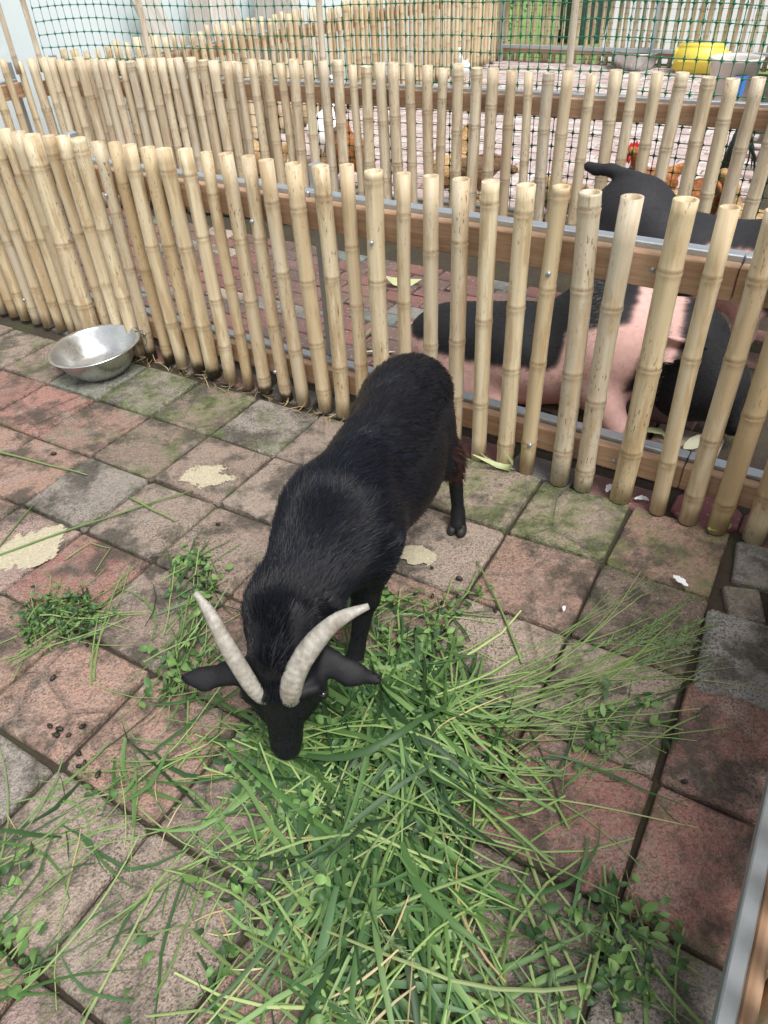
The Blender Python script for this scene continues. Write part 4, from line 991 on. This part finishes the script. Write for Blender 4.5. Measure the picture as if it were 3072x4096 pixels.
w_ = mesh_obj('tie_wire', mk('tie_wire', V, F, M['binm'], True), bowl)
V, F = lathe_geo(bowl_geo(.27, .19, .17, .02), 40); o = mesh_obj('wash_basin', mk('wash_basin', V, F, M['steel'], True), None, (3.17, 9.6, 0)); tag(o, 'wide dull metal basin in front of the far fence', 'basin')
# yellow jerrycan on its side
jg = empty('jerrycan', (3.72, 9.12, 0), math.atan2(ND[1], ND[0]) + .12); jg.scale = (.84, .84, .9); tag(jg, 'bright yellow plastic jerrycan lying behind the white bucket', 'jerrycan')
bm = bmesh.new(); bmesh.ops.create_cube(bm, size=1)
for v in bm.verts: v.co = Vector((v.co.x * .62, v.co.y * .30, v.co.z * .30 + .155))
bmesh.ops.bevel(bm, geom=list(bm.edges), offset=.045, segments=4, affect='EDGES'); me = bpy.data.meshes.new('tank'); bm.to_mesh(me); bm.free(); me.materials.append(M['yellow']); me.polygons.foreach_set('use_smooth', np.ones(len(me.polygons), bool)); mesh_obj('tank', me, jg)
V, F = tube_geo([(-.18, -.02, .245), (-.15, -.02, .285), (.0, -.02, .295), (.20, -.02, .285), (.24, -.02, .245)], [.022, .022, .02, .022, .024], 10); mesh_obj('handle', mk('handle', V, F, M['yellow'], True), jg)
V, F = lathe_geo([(.001, .06), (.04, .06), (.045, .05), (.045, .0), (.035, -.02)], 20); o = mesh_obj('cap', mk('cap', V, F, M['yellow'], True), jg, (.315, .0, .18), (0, R(80), 0))
V, F = box_geo(0, 0, 0, .5, .006, .022); mesh_obj('rib', mk('rib', V, F, M['yellow']), jg, (0, -.151, .14))
bk = empty('paint_bucket', (3.36, 7.4, 0)); bk.scale = (1.15, 1.15, 1.0); tag(bk, 'dirty white paint bucket with a blue label at the right edge', 'bucket')
prof = [(.001, .003), (.15, .003), (.155, 0), (.185, .36), (.196, .362), (.198, .385), (.186, .388), (.180, .36), (.15, .01), (.001, .01)]
V, F = lathe_geo(prof, 36); mesh_obj('shell', mk('shell', V, F, M['bucket'], True), bk)
V, F = lathe_geo([(.001, .10), (.160, .10)], 30); mesh_obj('residue', mk('residue', V, F, M['bucket_in']), bk)
V = []; F = []
for q in range(9):
    a = R(-112 + q * 4); V += [(.1745 * math.cos(a) * .99 + 0, .1745 * math.sin(a), .10), (.1885 * math.cos(a), .1885 * math.sin(a), .27)]
for q in range(8): F.append((2 * q, 2 * q + 2, 2 * q + 3, 2 * q + 1))
mesh_obj('label', mk('label', V, F, M['blue'], True), bk)
V, F = tube_geo([(.192 * math.cos(a), .192 * math.sin(a), .34 - .07 * math.sin(abs(a))) for a in np.linspace(0, math.pi, 14)], .003, 6); mesh_obj('handle', mk('handle', V, F, M['galv'], True), bk)
# pale boards leaning against the wall
bt = 1.15
for q, (ln, tw, w_) in enumerate([(.95, .28, .17), (1.25, -.30, .24), (1.2, .30, .20), (1.25, .22, .22), (1.2, -.24, .20), (1.25, .28, .22), (1.15, .20, .20), (1.15, -.2, .2)]):
    P = C2 + D3 * (bt + q * .265) + N3 * .27; h = ln
    me = bevel_box('leaning_board', .028, w_, h, .004, M['board']); o = mesh_obj('leaning_board', me, None)
    Rm = Matrix.Rotation(math.atan2(D3[1], D3[0]) + math.pi / 2, 4, 'Z') @ Matrix.Rotation(R(-10), 4, 'Y') @ Matrix.Rotation(tw, 4, 'X')
    o.matrix_world = Matrix.Translation((P[0], P[1], h / 2 * math.cos(tw) + w_ / 2 * abs(math.sin(tw)) - .02)) @ Matrix.Rotation(math.atan2(N3[1], N3[0]), 4, 'Z') @ Matrix.Rotation(R(9), 4, 'Y') @ Matrix.Rotation(tw, 4, 'X')
    tag(o, ['short cream board at the left end of the leaning boards', 'wide whitish board tilted left, second from the left of the leaning boards', 'third pale board from the left leaning on the wall', 'fourth pale board from the left leaning on the wall', 'fifth pale board from the left leaning on the wall', 'sixth pale board from the left leaning on the wall', 'seventh pale board from the left leaning on the wall', 'last pale board at the right end of the leaning boards'][q], 'board', 'pale boards leaning on the wall')
bn = empty('waste_bin', (3.3, 12.6, -.09), .3); tag(bn, 'dark green bin standing on the lawn behind the far fence', 'bin')
V = []; F = []
for z, sx, sy in ((0, .22, .24), (.75, .28, .31)):
    V += [(-sx, -sy, z), (sx, -sy, z), (sx, sy, z), (-sx, sy, z)]
F = [(3, 2, 1, 0)] + [(k, (k + 1) % 4, 4 + (k + 1) % 4, 4 + k) for k in range(4)] + [(4, 5, 6, 7)]
mesh_obj('tub', mk('tub', V, F, M['binm']), bn); mesh_obj('lid', bevel_box('lid', .60, .66, .06, .015, M['binm']), bn, (0, 0, .79)); 
for s_ in (-1, 1):
    V, F = lathe_geo([(.001, -.025), (.08, -.025), (.08, .025), (.001, .025)], 16); mesh_obj('wheel', mk('wheel', V, F, M['eye'], True), bn, (.24 * s_, .24, .08), (0, R(90), 0))
# ------------------------------------------------------------------ greenery
GREENS = np.array([(.036, .095, .026), (.062, .140, .036), (.11, .21, .06), (.020, .055, .018), (.16, .27, .09), (.07, .145, .058)])
LIGHT = np.array([(.20, .32, .085), (.25, .36, .12), (.16, .27, .07), (.32, .40, .16), (.22, .32, .11)])
STRAW = np.array([(.55, .43, .22), (.62, .50, .30), (.48, .34, .16)])
def in_poly(P, poly):
    poly = np.array(poly); x, y = P[:, 0], P[:, 1]; c = np.zeros(len(P), bool); n = len(poly)
    for i in range(n):
        a, b = poly[i], poly[(i + 1) % n]
        m = ((a[1] > y) != (b[1] > y)); xi = a[0] + (y - a[1]) / (b[1] - a[1] + 1e-12) * (b[0] - a[0]); c ^= m & (x < xi)
    return c
def sample_poly(poly, n, rr):
    poly = np.array(poly); lo, hi = poly.min(0), poly.max(0); out = np.zeros((0, 2))
    while len(out) < n:
        p = lo + rr.random((n * 3, 2)) * (hi - lo); out = np.concatenate([out, p[in_poly(p, poly)]])
    return out[:n]
HEAPS = [(.02, .66, .18, .30, .055), (.0, .92, .20, .14, .06), (.28, 1.03, .20, .06, .025), (.07, 1.27, .10, .08, .02), (.0, .45, .16, .12, .045), (-.40, .88, .12, .12, .018), (.33, .46, .12, .09, .03), (-.92, 1.38, .09, .05, .04), (-.36, .62, .10, .10, .012)]
def heap(x, y):
    z = np.zeros_like(x)
    for cx_, cy_, sx, sy, h in HEAPS: z = z + h * np.exp(-((x - cx_) / sx) ** 2 - ((y - cy_) / sy) ** 2)
    return z
class Green:
    def __init__(s): s.V = []; s.Q = []; s.C = []; s.n = 0
    def add(s, V, Q, C): s.V.append(V); s.Q.append(Q + s.n); s.C.append(C); s.n += len(V)
    def ribbons(s, S, th, L, W, kap, col, rr, npt=7, layer=None, roll=.5, fold=.25, lift=.012, tipw=.08, basew=.55, bend=0.0):
        N_ = len(S); th = th.copy(); P = np.zeros((N_, npt, 3)); xy = S - np.stack([np.cos(th), np.sin(th)], 1) * (L / 2)[:, None]; step = L / (npt - 1)
        lay = rr.random(N_) if layer is None else layer; l0 = rr.normal(0, lift, N_); l1 = rr.normal(0, lift, N_)
        kn = rr.integers(1, max(2, npt - 1), N_); kang = rr.normal(0, 1, N_) * bend
        for k in range(npt):
            t = k / (npt - 1); z = heap(xy[:, 0], xy[:, 1]) * lay + .004 + np.maximum(0, l0 * (1 - t) ** 2 + l1 * t ** 2) + .004 * rr.random(N_)
            P[:, k, 0] = xy[:, 0]; P[:, k, 1] = xy[:, 1]; P[:, k, 2] = z
            th = th + kap * step + rr.normal(0, .06, N_) + kang * (kn == k); xy = xy + np.stack([np.cos(th), np.sin(th)], 1) * step[:, None]
        T = np.gradient(P, axis=1); T /= np.linalg.norm(T, axis=2)[..., None] + 1e-9
        side = np.stack([-T[..., 1], T[..., 0], np.zeros_like(T[..., 0])], 2); side /= np.linalg.norm(side, axis=2)[..., None] + 1e-9; up = np.cross(T, side)
        ro = rr.normal(0, roll, N_)[:, None] + np.linspace(0, 1, npt)[None] * rr.normal(0, roll, N_)[:, None]
        sd = side * np.cos(ro)[..., None] + up * np.sin(ro)[..., None]; nn = np.cross(sd, T)
        t = np.linspace(0, 1, npt); prof = np.where(t < .3, basew + (1 - basew) * t / .3, 1 - (1 - tipw) * ((t - .3) / .7) ** 1.6)
        w = W[:, None] * prof[None] / 2
        A = P + sd * w[..., None]; B = P - nn * (w * fold)[..., None]; C = P - sd * w[..., None]
        V = np.stack([A, B, C], 2).reshape(-1, 3); V[:, 2] = np.maximum(V[:, 2], .0035)
        base = (np.arange(N_) * npt * 3)[:, None, None]; k = (np.arange(npt - 1) * 3)[None, :, None]; o = np.array([0, 1])[None, None, :]
        a = base + k + o; Q = np.stack([a, a + 1, a + 4, a + 3], -1).reshape(-1, 4)
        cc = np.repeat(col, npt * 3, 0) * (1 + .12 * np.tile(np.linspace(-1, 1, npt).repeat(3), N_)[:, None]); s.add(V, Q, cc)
        return P
    def leaves(s, C, th, L, W, col, rr, curl=.5, zoff=None):
        N_ = len(C); nl, nw = 5, 3; u = np.linspace(0, 1, nl); prof = np.array([.12, .8, 1.0, .72, .04])
        X = np.zeros((N_, nl, nw, 3)); tilt = rr.normal(0, .35, N_); rl = rr.normal(0, .5, N_); cu = rr.normal(0, curl, N_); cup = np.abs(rr.normal(.25, .25, N_))
        for i in range(nl):
            for j in range(nw):
                a = (u[i] - .5) * L; b = (j - 1) * W * prof[i] / 2; z = -cu * L * (u[i] - .5) ** 2 * 2 + np.abs(j - 1) * cup * W * prof[i] * .5 + rr.normal(0, .0012, N_)
                y2 = b * np.cos(rl) - z * np.sin(rl); z2 = b * np.sin(rl) + z * np.cos(rl); x3 = a * np.cos(tilt) - z2 * np.sin(tilt); z3 = a * np.sin(tilt) + z2 * np.cos(tilt)
                X[:, i, j, 0] = C[:, 0] + x3 * np.cos(th) - y2 * np.sin(th); X[:, i, j, 1] = C[:, 1] + x3 * np.sin(th) + y2 * np.cos(th); X[:, i, j, 2] = C[:, 2] + z3
        V = X.reshape(-1, 3); V[:, 2] = np.maximum(V[:, 2], .003 + .002 * rr.random(len(V)))
        base = (np.arange(N_) * nl * nw)[:, None, None]; i = (np.arange(nl - 1) * nw)[None, :, None]; j = np.arange(nw - 1)[None, None, :]; a = base + i + j
        Q = np.stack([a, a + 1, a + nw + 1, a + nw], -1).reshape(-1, 4); s.add(V, Q, np.repeat(col, nl * nw, 0))
    def sprigs(s, S, rr, nleaf=(5, 10), size=(.018, .036), stem=.10, light=.3, spread=.035):
        for p in S:
            n = rr.integers(*nleaf); th = rr.uniform(0, 6.28); L = stem * rr.uniform(.6, 1.4)
            z0 = heap(np.array([p[0]]), np.array([p[1]]))[0] * rr.uniform(.4, 1)
            P = s.ribbons(p[None], np.array([th]), np.array([L]), np.array([.0035]), np.array([rr.normal(0, 4)]), (LIGHT[rr.integers(5)] * .8)[None], rr, 6, np.array([.7]), tipw=.5, basew=1)
            t = rr.uniform(.1, 1, n); idx = np.clip((t * 5).astype(int), 0, 5); C = P[0, idx] + rr.normal(0, 1, (n, 3)) * np.array([spread * .5, spread * .5, .006]) + np.array([0, 0, .008])
            base = GREENS[rr.integers(0, 6, n)] * rr.uniform(.7, 1.25, (n, 1)); lt = rr.random(n) < light; base[lt] = np.array([.17, .30, .085]) * rr.uniform(.8, 1.2, (lt.sum(), 1))
            sz = rr.uniform(*size, n); s.leaves(C, th + rr.normal(0, 1.2, n), sz, sz * rr.uniform(.42, .7, n), base, rr, .6)
    def seedhead(s, p, th, L, rr):
        n = 60; t = rr.random(n); ax = np.array([math.cos(th), math.sin(th)]); C = p + ax * (t * L)[:, None]; sg = rr.choice([-1, 1], n)
        s.ribbons(C + 0, th + sg * rr.uniform(.15, .55, n), rr.uniform(.012, .05, n) * (1.2 - t), np.full(n, .0018), np.zeros(n), np.tile(np.array([.20, .28, .13]), (n, 1)) * rr.uniform(.7, 1.3, (n, 1)), rr, 3, np.full(n, .9), lift=.006, tipw=.9, basew=.8)
    def build(s, name, origin=(0, 0, 0), parent=None):
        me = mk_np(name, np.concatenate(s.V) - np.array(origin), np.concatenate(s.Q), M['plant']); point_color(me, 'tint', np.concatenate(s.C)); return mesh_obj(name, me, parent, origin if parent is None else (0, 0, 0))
rg = np.random.default_rng(21)
POLY = dict(heap=[[-.183, 1.082], [-.06, 1.13], [.22, 1.08], [.26, .98], [.16, .878], [.13, .728], [.08, .30], [-.20, .30], [-.155, .551], [-.24, .755], [-.273, .91]],
            left=[[-.549, 1.133], [-.325, 1.011], [-.246, .84], [-.288, .643], [-.191, .36], [-.353, .36], [-.357, .603], [-.599, .38], [-.76, .38], [-.856, .768], [-.706, .866]],
            leg=[[-.064, 1.404], [.206, 1.367], [.184, 1.174], [.082, 1.093], [-.091, 1.133]], right=[[.285, .878], [.539, 1.037], [.677, .951], [.442, .802], [.277, .728]],
            weeds=[[.247, .573], [.391, .609], [.52, .54], [.44, .34], [.17, .32]], clump=[[-1.044, 1.437], [-.865, 1.461], [-.787, 1.367], [-.833, 1.304], [-.994, 1.331]], nearhorn=[[-.617, 1.638], [-.545, 1.633], [-.50, 1.419], [-.46, 1.132], [-.602, 1.108]])
g = Green()
def blades(key, n, L=(.12, .34), W=(.004, .013), pref=None, spread=.8, cols=GREENS, kap=2.5, tuft=0, **kw):
    S = sample_poly(POLY[key], n, rg); th = rg.uniform(0, 6.28, n) if pref is None else rg.normal(pref, spread, n) + math.pi * rg.integers(0, 2, n)
    if tuft:                                                           # handfuls that lie the same way
        m = max(1, n // tuft); cI = rg.integers(0, m, n); Cc = sample_poly(POLY[key], m, rg); ct = rg.normal(pref or 0, spread if pref is not None else 3, m)
        S = Cc[cI] + rg.normal(0, .028, (n, 2)); th = ct[cI] + rg.normal(0, .22, n)
    c = cols[rg.integers(0, len(cols), n)] * rg.uniform(.72, 1.3, (n, 1))
    return g.ribbons(S, th, rg.uniform(*L, n), rg.uniform(*W, n), rg.normal(0, kap, n), c, rg, **kw)
blades('heap', 90, (.16, .40), (.006, .014), -1.1, .7, bend=.3); blades('heap', 215, (.25, .55), (.007, .014), -1.15, .6, npt=10, bend=.2, kap=2.0, tuft=8); blades('heap', 130, (.25, .55), (.011, .021), -1.1, .6, npt=10, bend=.35, fold=.35, tuft=4)
blades('heap', 110, (.3, .65), (.004, .008), -.9, .8, LIGHT, 1.8, roll=.2, fold=.8, tipw=.55, basew=1, bend=.12)
blades('heap', 55, (.25, .6), (.0035, .0065), .35, .35, LIGHT, .8, roll=.2, fold=.8, tipw=.5, basew=1)
blades('heap', 40, (.1, .3), (.003, .006), None, 1, STRAW, 3)
g.sprigs(sample_poly(POLY['heap'], 30, rg), rg, light=.2)
blades('left', 55, (.14, .36), (.004, .013), .9, .6, bend=.4); blades('left', 42, (.15, .5), (.0025, .005), .85, .45, LIGHT, 1.0, roll=.2, fold=.8, tipw=.5, basew=1)
blades('left', 70, (.03, .10), (.0015, .004), None); g.sprigs(sample_poly(POLY['left'], 15, rg), rg)
blades('left', 16, (.06, .16), (.002, .004), None, 1, STRAW, 4)
blades('leg', 26, (.08, .25), (.003, .010), .2, .9); g.sprigs(sample_poly(POLY['leg'], 12, rg), rg); blades('leg', 20, (.15, .35), (.0025, .0045), .4, .5, LIGHT, 1, fold=.8, tipw=.5, basew=1)
blades('right', 16, (.12, .4), (.003, .010), .3, .4); blades('right', 18, (.2, .5), (.0025, .0045), .2, .4, LIGHT, 1, fold=.8, tipw=.5, basew=1)
g.sprigs(sample_poly(POLY['right'], 6, rg), rg)
blades('weeds', 12, (.12, .3), (.004, .008), 1.5, .5, LIGHT, .8, fold=.8, tipw=.7, basew=1); g.sprigs(sample_poly(POLY['weeds'], 14, rg), rg, (6, 12), (.018, .036), light=.15); blades('weeds', 25, (.08, .25), (.003, .011), None)
blades('nearhorn', 36, (.12, .35), (.003, .008), 1.35, .35); blades('nearhorn', 26, (.15, .35), (.0025, .0045), 1.35, .3, LIGHT, 1, fold=.8, tipw=.6, basew=1); g.sprigs(sample_poly(POLY['nearhorn'], 16, rg), rg)
# long streak of seeding stalks to the right
for q in range(30):
    a = np.array([.16, .97]) + rg.normal(0, .05, 2); b = np.array([.90, 1.30]) + rg.normal(0, .035, 2); m_ = (a + b) / 2; th = math.atan2(b[1] - a[1], b[0] - a[0]); L = np.linalg.norm(b - a) * rg.uniform(.5, 1.0)
    g.ribbons(m_[None] + rg.normal(0, .03, (1, 2)), np.array([th + rg.normal(0, .10)]), np.array([L]), np.array([rg.uniform(.0022, .004)]), np.array([rg.normal(0, .5)]), (LIGHT[rg.integers(5)] * rg.uniform(.7, 1.1))[None], rg, 9, np.array([rg.random()]), .2, .8, tipw=.4, basew=1)
for q in range(12): g.seedhead(np.array([.66, 1.17]) + rg.normal(0, .035, 2) * np.array([2, 1]), .42 + rg.normal(0, .2), rg.uniform(.1, .2), rg)
for q in range(10): g.seedhead(sample_poly(POLY[['heap', 'left', 'right'][q % 3]], 1, rg)[0], rg.uniform(0, 6.28), rg.uniform(.06, .14), rg)
wide = [[-.85, .35], [-.75, 1.1], [-.3, 1.1], [.1, 1.45], [.9, 1.15], [.75, .8], [.5, .35]]
POLY['wide'] = wide; blades('wide', 80, (.02, .09), (.001, .003), None); blades('wide', 16, (.05, .2), (.002, .004), .6, .9, LIGHT, 2); g.sprigs(sample_poly(wide, 6, rg), rg, (2, 5))
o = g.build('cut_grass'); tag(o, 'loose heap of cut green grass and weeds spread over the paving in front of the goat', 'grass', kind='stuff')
# wilted clump on the left
g = Green(); blades('clump', 110, (.03, .12), (.003, .009), None, 1, GREENS * .6, 8); g.sprigs(sample_poly(POLY['clump'], 26, rg), rg, (5, 9), (.012, .024), light=.1)
S = np.array([[-.86, 1.36]]).repeat(26, 0) + rg.normal(0, .06, (26, 2)); g.ribbons(S, rg.normal(.75, .6, 26), rg.uniform(.18, .42, 26), rg.uniform(.0025, .0048, 26), rg.normal(0, 1.5, 26), LIGHT[rg.integers(0, 5, 26)], rg, 8, None, .2, .8, tipw=.5, basew=1)
o = g.build('weed_clump', (-.9, 1.38, 0)); tag(o, 'small wilted clump of weeds with radiating stalks at the left', 'weeds', kind='thing')
# single stalks that lie on the bare paving
def stalk(label, pts, w, col=1, leaf=0):
    gg = Green(); P = np.array(pts, float); L = np.linalg.norm(np.diff(P, axis=0), axis=1).sum(); n = 10; t = np.linspace(0, 1, n); tt = np.linspace(0, 1, len(P)); X = np.interp(t, tt, P[:, 0]); Y = np.interp(t, tt, P[:, 1])
    V, F = tube_geo([(x - X[0], y - Y[0], w * .5 + .003 + .004 * abs(math.sin(6 * q))) for x, y, q in zip(X, Y, t)], [w / 2 * (1.1 - .5 * q) for q in t], 6)
    me = mk('grass_stalk', V, F, M['plant'], True); point_color(me, 'tint', np.tile(LIGHT[col] * .85, (len(V), 1))); o = mesh_obj('grass_stalk', me, None, (X[0], Y[0], 0)); tag(o, label, 'stalk', 'single grass stalks on the bare paving'); return o
stalk('green stalk reaching in from the left edge below the bowl', [(-1.46, 2.25), (-1.2, 2.13), (-1.034, 2.054)], .008)
stalk('long green stalk lying across the large beige splash', [(-1.25, 1.62), (-1.0, 1.76), (-.768, 1.877), (-.64, 1.93)], .007, 2)
stalk('short stalk lying crosswise on the end of the long one', [(-.85, 1.912), (-.76, 1.84), (-.67, 1.775)], .008)
stalk('thin stalk leaning up the left edge beside the beige splash', [(-1.22, 1.55), (-1.20, 1.75), (-1.17, 1.90)], .006, 2)
stalk('upright yellow green stalk on the bare pavers right of the heap', [(.33, 1.14), (.30, 1.36), (.265, 1.52)], .007)
stalk('dry straw coloured stalk on the red paver near the clump', [(-.98, 1.62), (-.92, 1.69), (-.85, 1.66), (-.87, 1.56)], .004, 3)
stalk('thick pale stem standing out at the lower right', [(.355, .37), (.372, .50), (.383, .60)], .012)
# ------------------------------------------------------------------ small litter
def blob(name, r, seed, mat, h, n, ax):
    """thin crust with a broken outline and holes: kept cells of a fine grid"""
    m = int(r * 1.5 / .0022); g_ = np.linspace(-1.5 * r, 1.5 * r, 2 * m + 1); X, Y = np.meshgrid(g_, g_, indexing='ij'); P = np.stack([X.ravel() * ax, Y.ravel() / ax, 0 * X.ravel()], 1)
    f_ = 1 - (X ** 2 + Y ** 2) / r ** 2 + (.55 * n3v(P, 1.6 / r, seed) + .28 * n3v(P, 5 / r, seed + 9) + .16 * n3v(P, 16 / r, seed + 5) + .10 * n3v(P, 40 / r, seed + 2)).reshape(X.shape)
    keep = f_[:-1, :-1] > .12; idx = np.arange(X.size).reshape(X.shape); Q = np.stack([idx[:-1, :-1], idx[1:, :-1], idx[1:, 1:], idx[:-1, 1:]], -1)[keep]
    us, inv = np.unique(Q, return_inverse=True); V = P[us]; V[:, 2] = h * np.clip(f_.ravel()[us] * 2, .15, 1) + .0006 * n3v(V, 400, 3)
    return mk_np(name, V, inv.reshape(-1, 4), mat, True)
for q, (x, y, r, ax, rz, lab) in enumerate([(-.604, 2.017, .066, 1.25, -.3, 'beige dried splash on the brown paver left of the goat'), (-1.118, 1.687, .10, 1.28, .75, 'large beige dried splash at the left edge under a green stalk'), (.084, 1.56, .05, 1.0, .2, 'small crumbly beige splash beside the hind hoof'), (-1.62, 2.55, .06, 1.2, 0, 'pale beige splash at the left edge near the bowl')]):
    o = mesh_obj('dried_splash', blob('dried_splash', r, 3 + q, M['patch'], .0018, 90, ax), None, (x, y, .0045), (0, 0, rz)); tag(o, lab, 'splash', 'beige dried splashes on the pavers')
pel = mk('goat_dropping', *lathe_geo([(.0003, -.0045), (.003, -.004), (.0048, 0), (.003, .004), (.0003, .0045)], 8), M['pellet'], True)
spots = [(-.83 + .15 * k / 9 + rg.normal(0, .012), 1.03 - .155 * k / 9 + rg.normal(0, .010)) for k in (0, .6, 1.1, 2.6, 3.1, 5, 6.8, 7.2, 8.4)] + [(-.98 + rg.normal(0, .12), 1.28 + rg.normal(0, .12)) for k in range(4)] + [(.17 + rg.normal(0, .09), 1.38 + rg.normal(0, .06)) for k in range(9)] + [(.62, .80), (-.53, 1.75), (-1.2, 2.2), (-.75, 1.02), (-.87, 1.17)]
for x, y in spots:
    o = mesh_obj('goat_dropping', pel, None, (x, y, .008), (rg.uniform(1, 2), 0, rg.uniform(0, 6))); s_ = rg.uniform(.9, 1.5); o.scale = (s_, s_, s_ * 1.6); w_l = 'in the cluster left of the goat, below the weed clump' if x < -.6 and y < 1.5 else 'in the cluster right of the front leg' if -.2 < x < .45 else 'lying alone on a bare paver'
    tag(o, 'small dark oval goat dropping ' + w_l, 'dropping', 'goat droppings ' + w_l)
def feather(label, x, y, rz, L):
    V = []; F = []; n = 9
    for k in range(n):
        t = k / (n - 1); w = L * .22 * math.sin(math.pi * min(1, t * 1.02)) ** .7 * (1 + .25 * math.sin(k * 2.3)); c = .15 * L * math.sin(t * 2.2); z = .008 + .02 * L / .05 * math.sin(t * 3.1) * .3
        V += [(t * L, c + w, z + .006), (t * L, c, z), (t * L, c - w, z + .004)]
    for k in range(n - 1): F += [(3 * k, 3 * k + 1, 3 * k + 4, 3 * k + 3), (3 * k + 1, 3 * k + 2, 3 * k + 5, 3 * k + 4)]
    o = mesh_obj('feather', mk('feather', V, F, M['feather_white'], True), None, (x, y, .002), (0, 0, rz)); tag(o, label, 'feather', 'white feathers'); return o
feather('white fluffy feather on the mossy paver at the right', .83, 1.365, 1.9, .055); feather('curled white feather at the foot of the near fence', .72, 1.80, .6, .05); feather('thin white feather on the joint by the fence foot', .80, 1.76, -.4, .045); feather('tiny white feather left of the grass bundle on the right', .47, 1.30, 1.0, .02)
LEAFC = np.array([(.55, .60, .32), (.70, .70, .52), (.35, .48, .16)])
def scrap(label, x, y, rz, L, W, c):
    gg = Green(); gg.leaves(np.array([[0, 0, .012]]), np.array([0.0]), np.array([L]), np.array([W]), LEAFC[c][None], np.random.default_rng(int(abs(x * 977 + y * 331))), 1.2)
    me = mk_np('cabbage_scrap', gg.V[0], gg.Q[0], M['plant']); point_color(me, 'tint', gg.C[0]); o = mesh_obj('cabbage_scrap', me, None, (x, y, .002), (0, 0, rz)); tag(o, label, 'leaf scrap', 'cabbage scraps')
for a in [('pale cabbage strip under the near fence by the hind leg', .39, 1.99, -.5, .14, .03, 1), ('pale cabbage strip crossing under the third pole right of the goat', .44, 1.955, -.7, .13, .025, 0), ('green leaf bit at the foot of the fence near the right edge', 1.01, 1.60, .3, .09, .04, 2), ('yellowish cabbage leaf on the pig pen floor above the goat', .15, 3.6, .2, .20, .07, 0), ('cabbage strip on the pig pen floor left of the pig', -.02, 3.03, 1.0, .16, .05, 1), ('long pale cabbage rib on the pig pen floor above the goat rump', .0, 2.85, .2, .18, .04, 1), ('pale leaf near the snout of the lying pig', 1.0, 2.12, -.4, .13, .05, 0), ('chewed leaf below the snout of the lying pig', 1.10, 2.05, .4, .10, .05, 1), ('small pale leaf on the red bricks beyond the lying pig', .55, 3.25, .8, .06, .04, 2)]: scrap(*a)
# straw and dirt blown against the foot of the near fence
g = Green(); n = 190; sA = rg.uniform(-1.75, 0.05, n); S = np.stack([LO[0] + LT[0] * sA, LO[1] + LT[1] * sA], 1) + LN[None] * rg.normal(-.03, .03, n)[:, None]
g.ribbons(S, rg.uniform(0, 6.28, n), rg.uniform(.03, .12, n), rg.uniform(.0015, .004, n), rg.normal(0, 9, n), STRAW[rg.integers(0, 3, n)] * rg.uniform(.5, 1.05, (n, 1)), rg, 6, np.zeros(n), lift=.02, bend=.4)
o = g.build('straw_litter'); tag(o, 'dry straw blown against the foot of the near bamboo fence', 'straw', kind='stuff')
# low plants on the lawn behind the far fence
for q, (x, y) in enumerate([(1.35, 12.2), (1.9, 12.5)]):
    gg = Green(); n = 260; C = np.stack([rg.normal(0, .22, n), rg.normal(0, .22, n), np.abs(rg.normal(.35, .25, n))], 1); sz = rg.uniform(.05, .12, n); gg.leaves(C, rg.uniform(0, 6.28, n), sz, sz * .5, GREENS[rg.integers(0, 6, n)] * 1.5, rg)
    e = empty('leafy_plant', (x, y, -.08)); tag(e, ['leafy green plant at the left end of the far fence', 'leafy green plant second from the left behind the far fence'][q], 'plant', 'plants behind the far fence'); me = mk_np('foliage', gg.V[0], gg.Q[0], M['plant']); point_color(me, 'tint', gg.C[0]); mesh_obj('foliage', me, e)
    V, F = join_geo([tube_geo([(0, 0, 0), (rg.normal(0, .05), rg.normal(0, .05), .3), (rg.normal(0, .15), rg.normal(0, .15), .6)], [.012, .009, .004], 6) for _ in range(5)]); me = mk('stems', V, F, M['plant'], True); point_color(me, 'tint', np.tile(GREENS[1], (len(V), 1))); mesh_obj('stems', me, e)
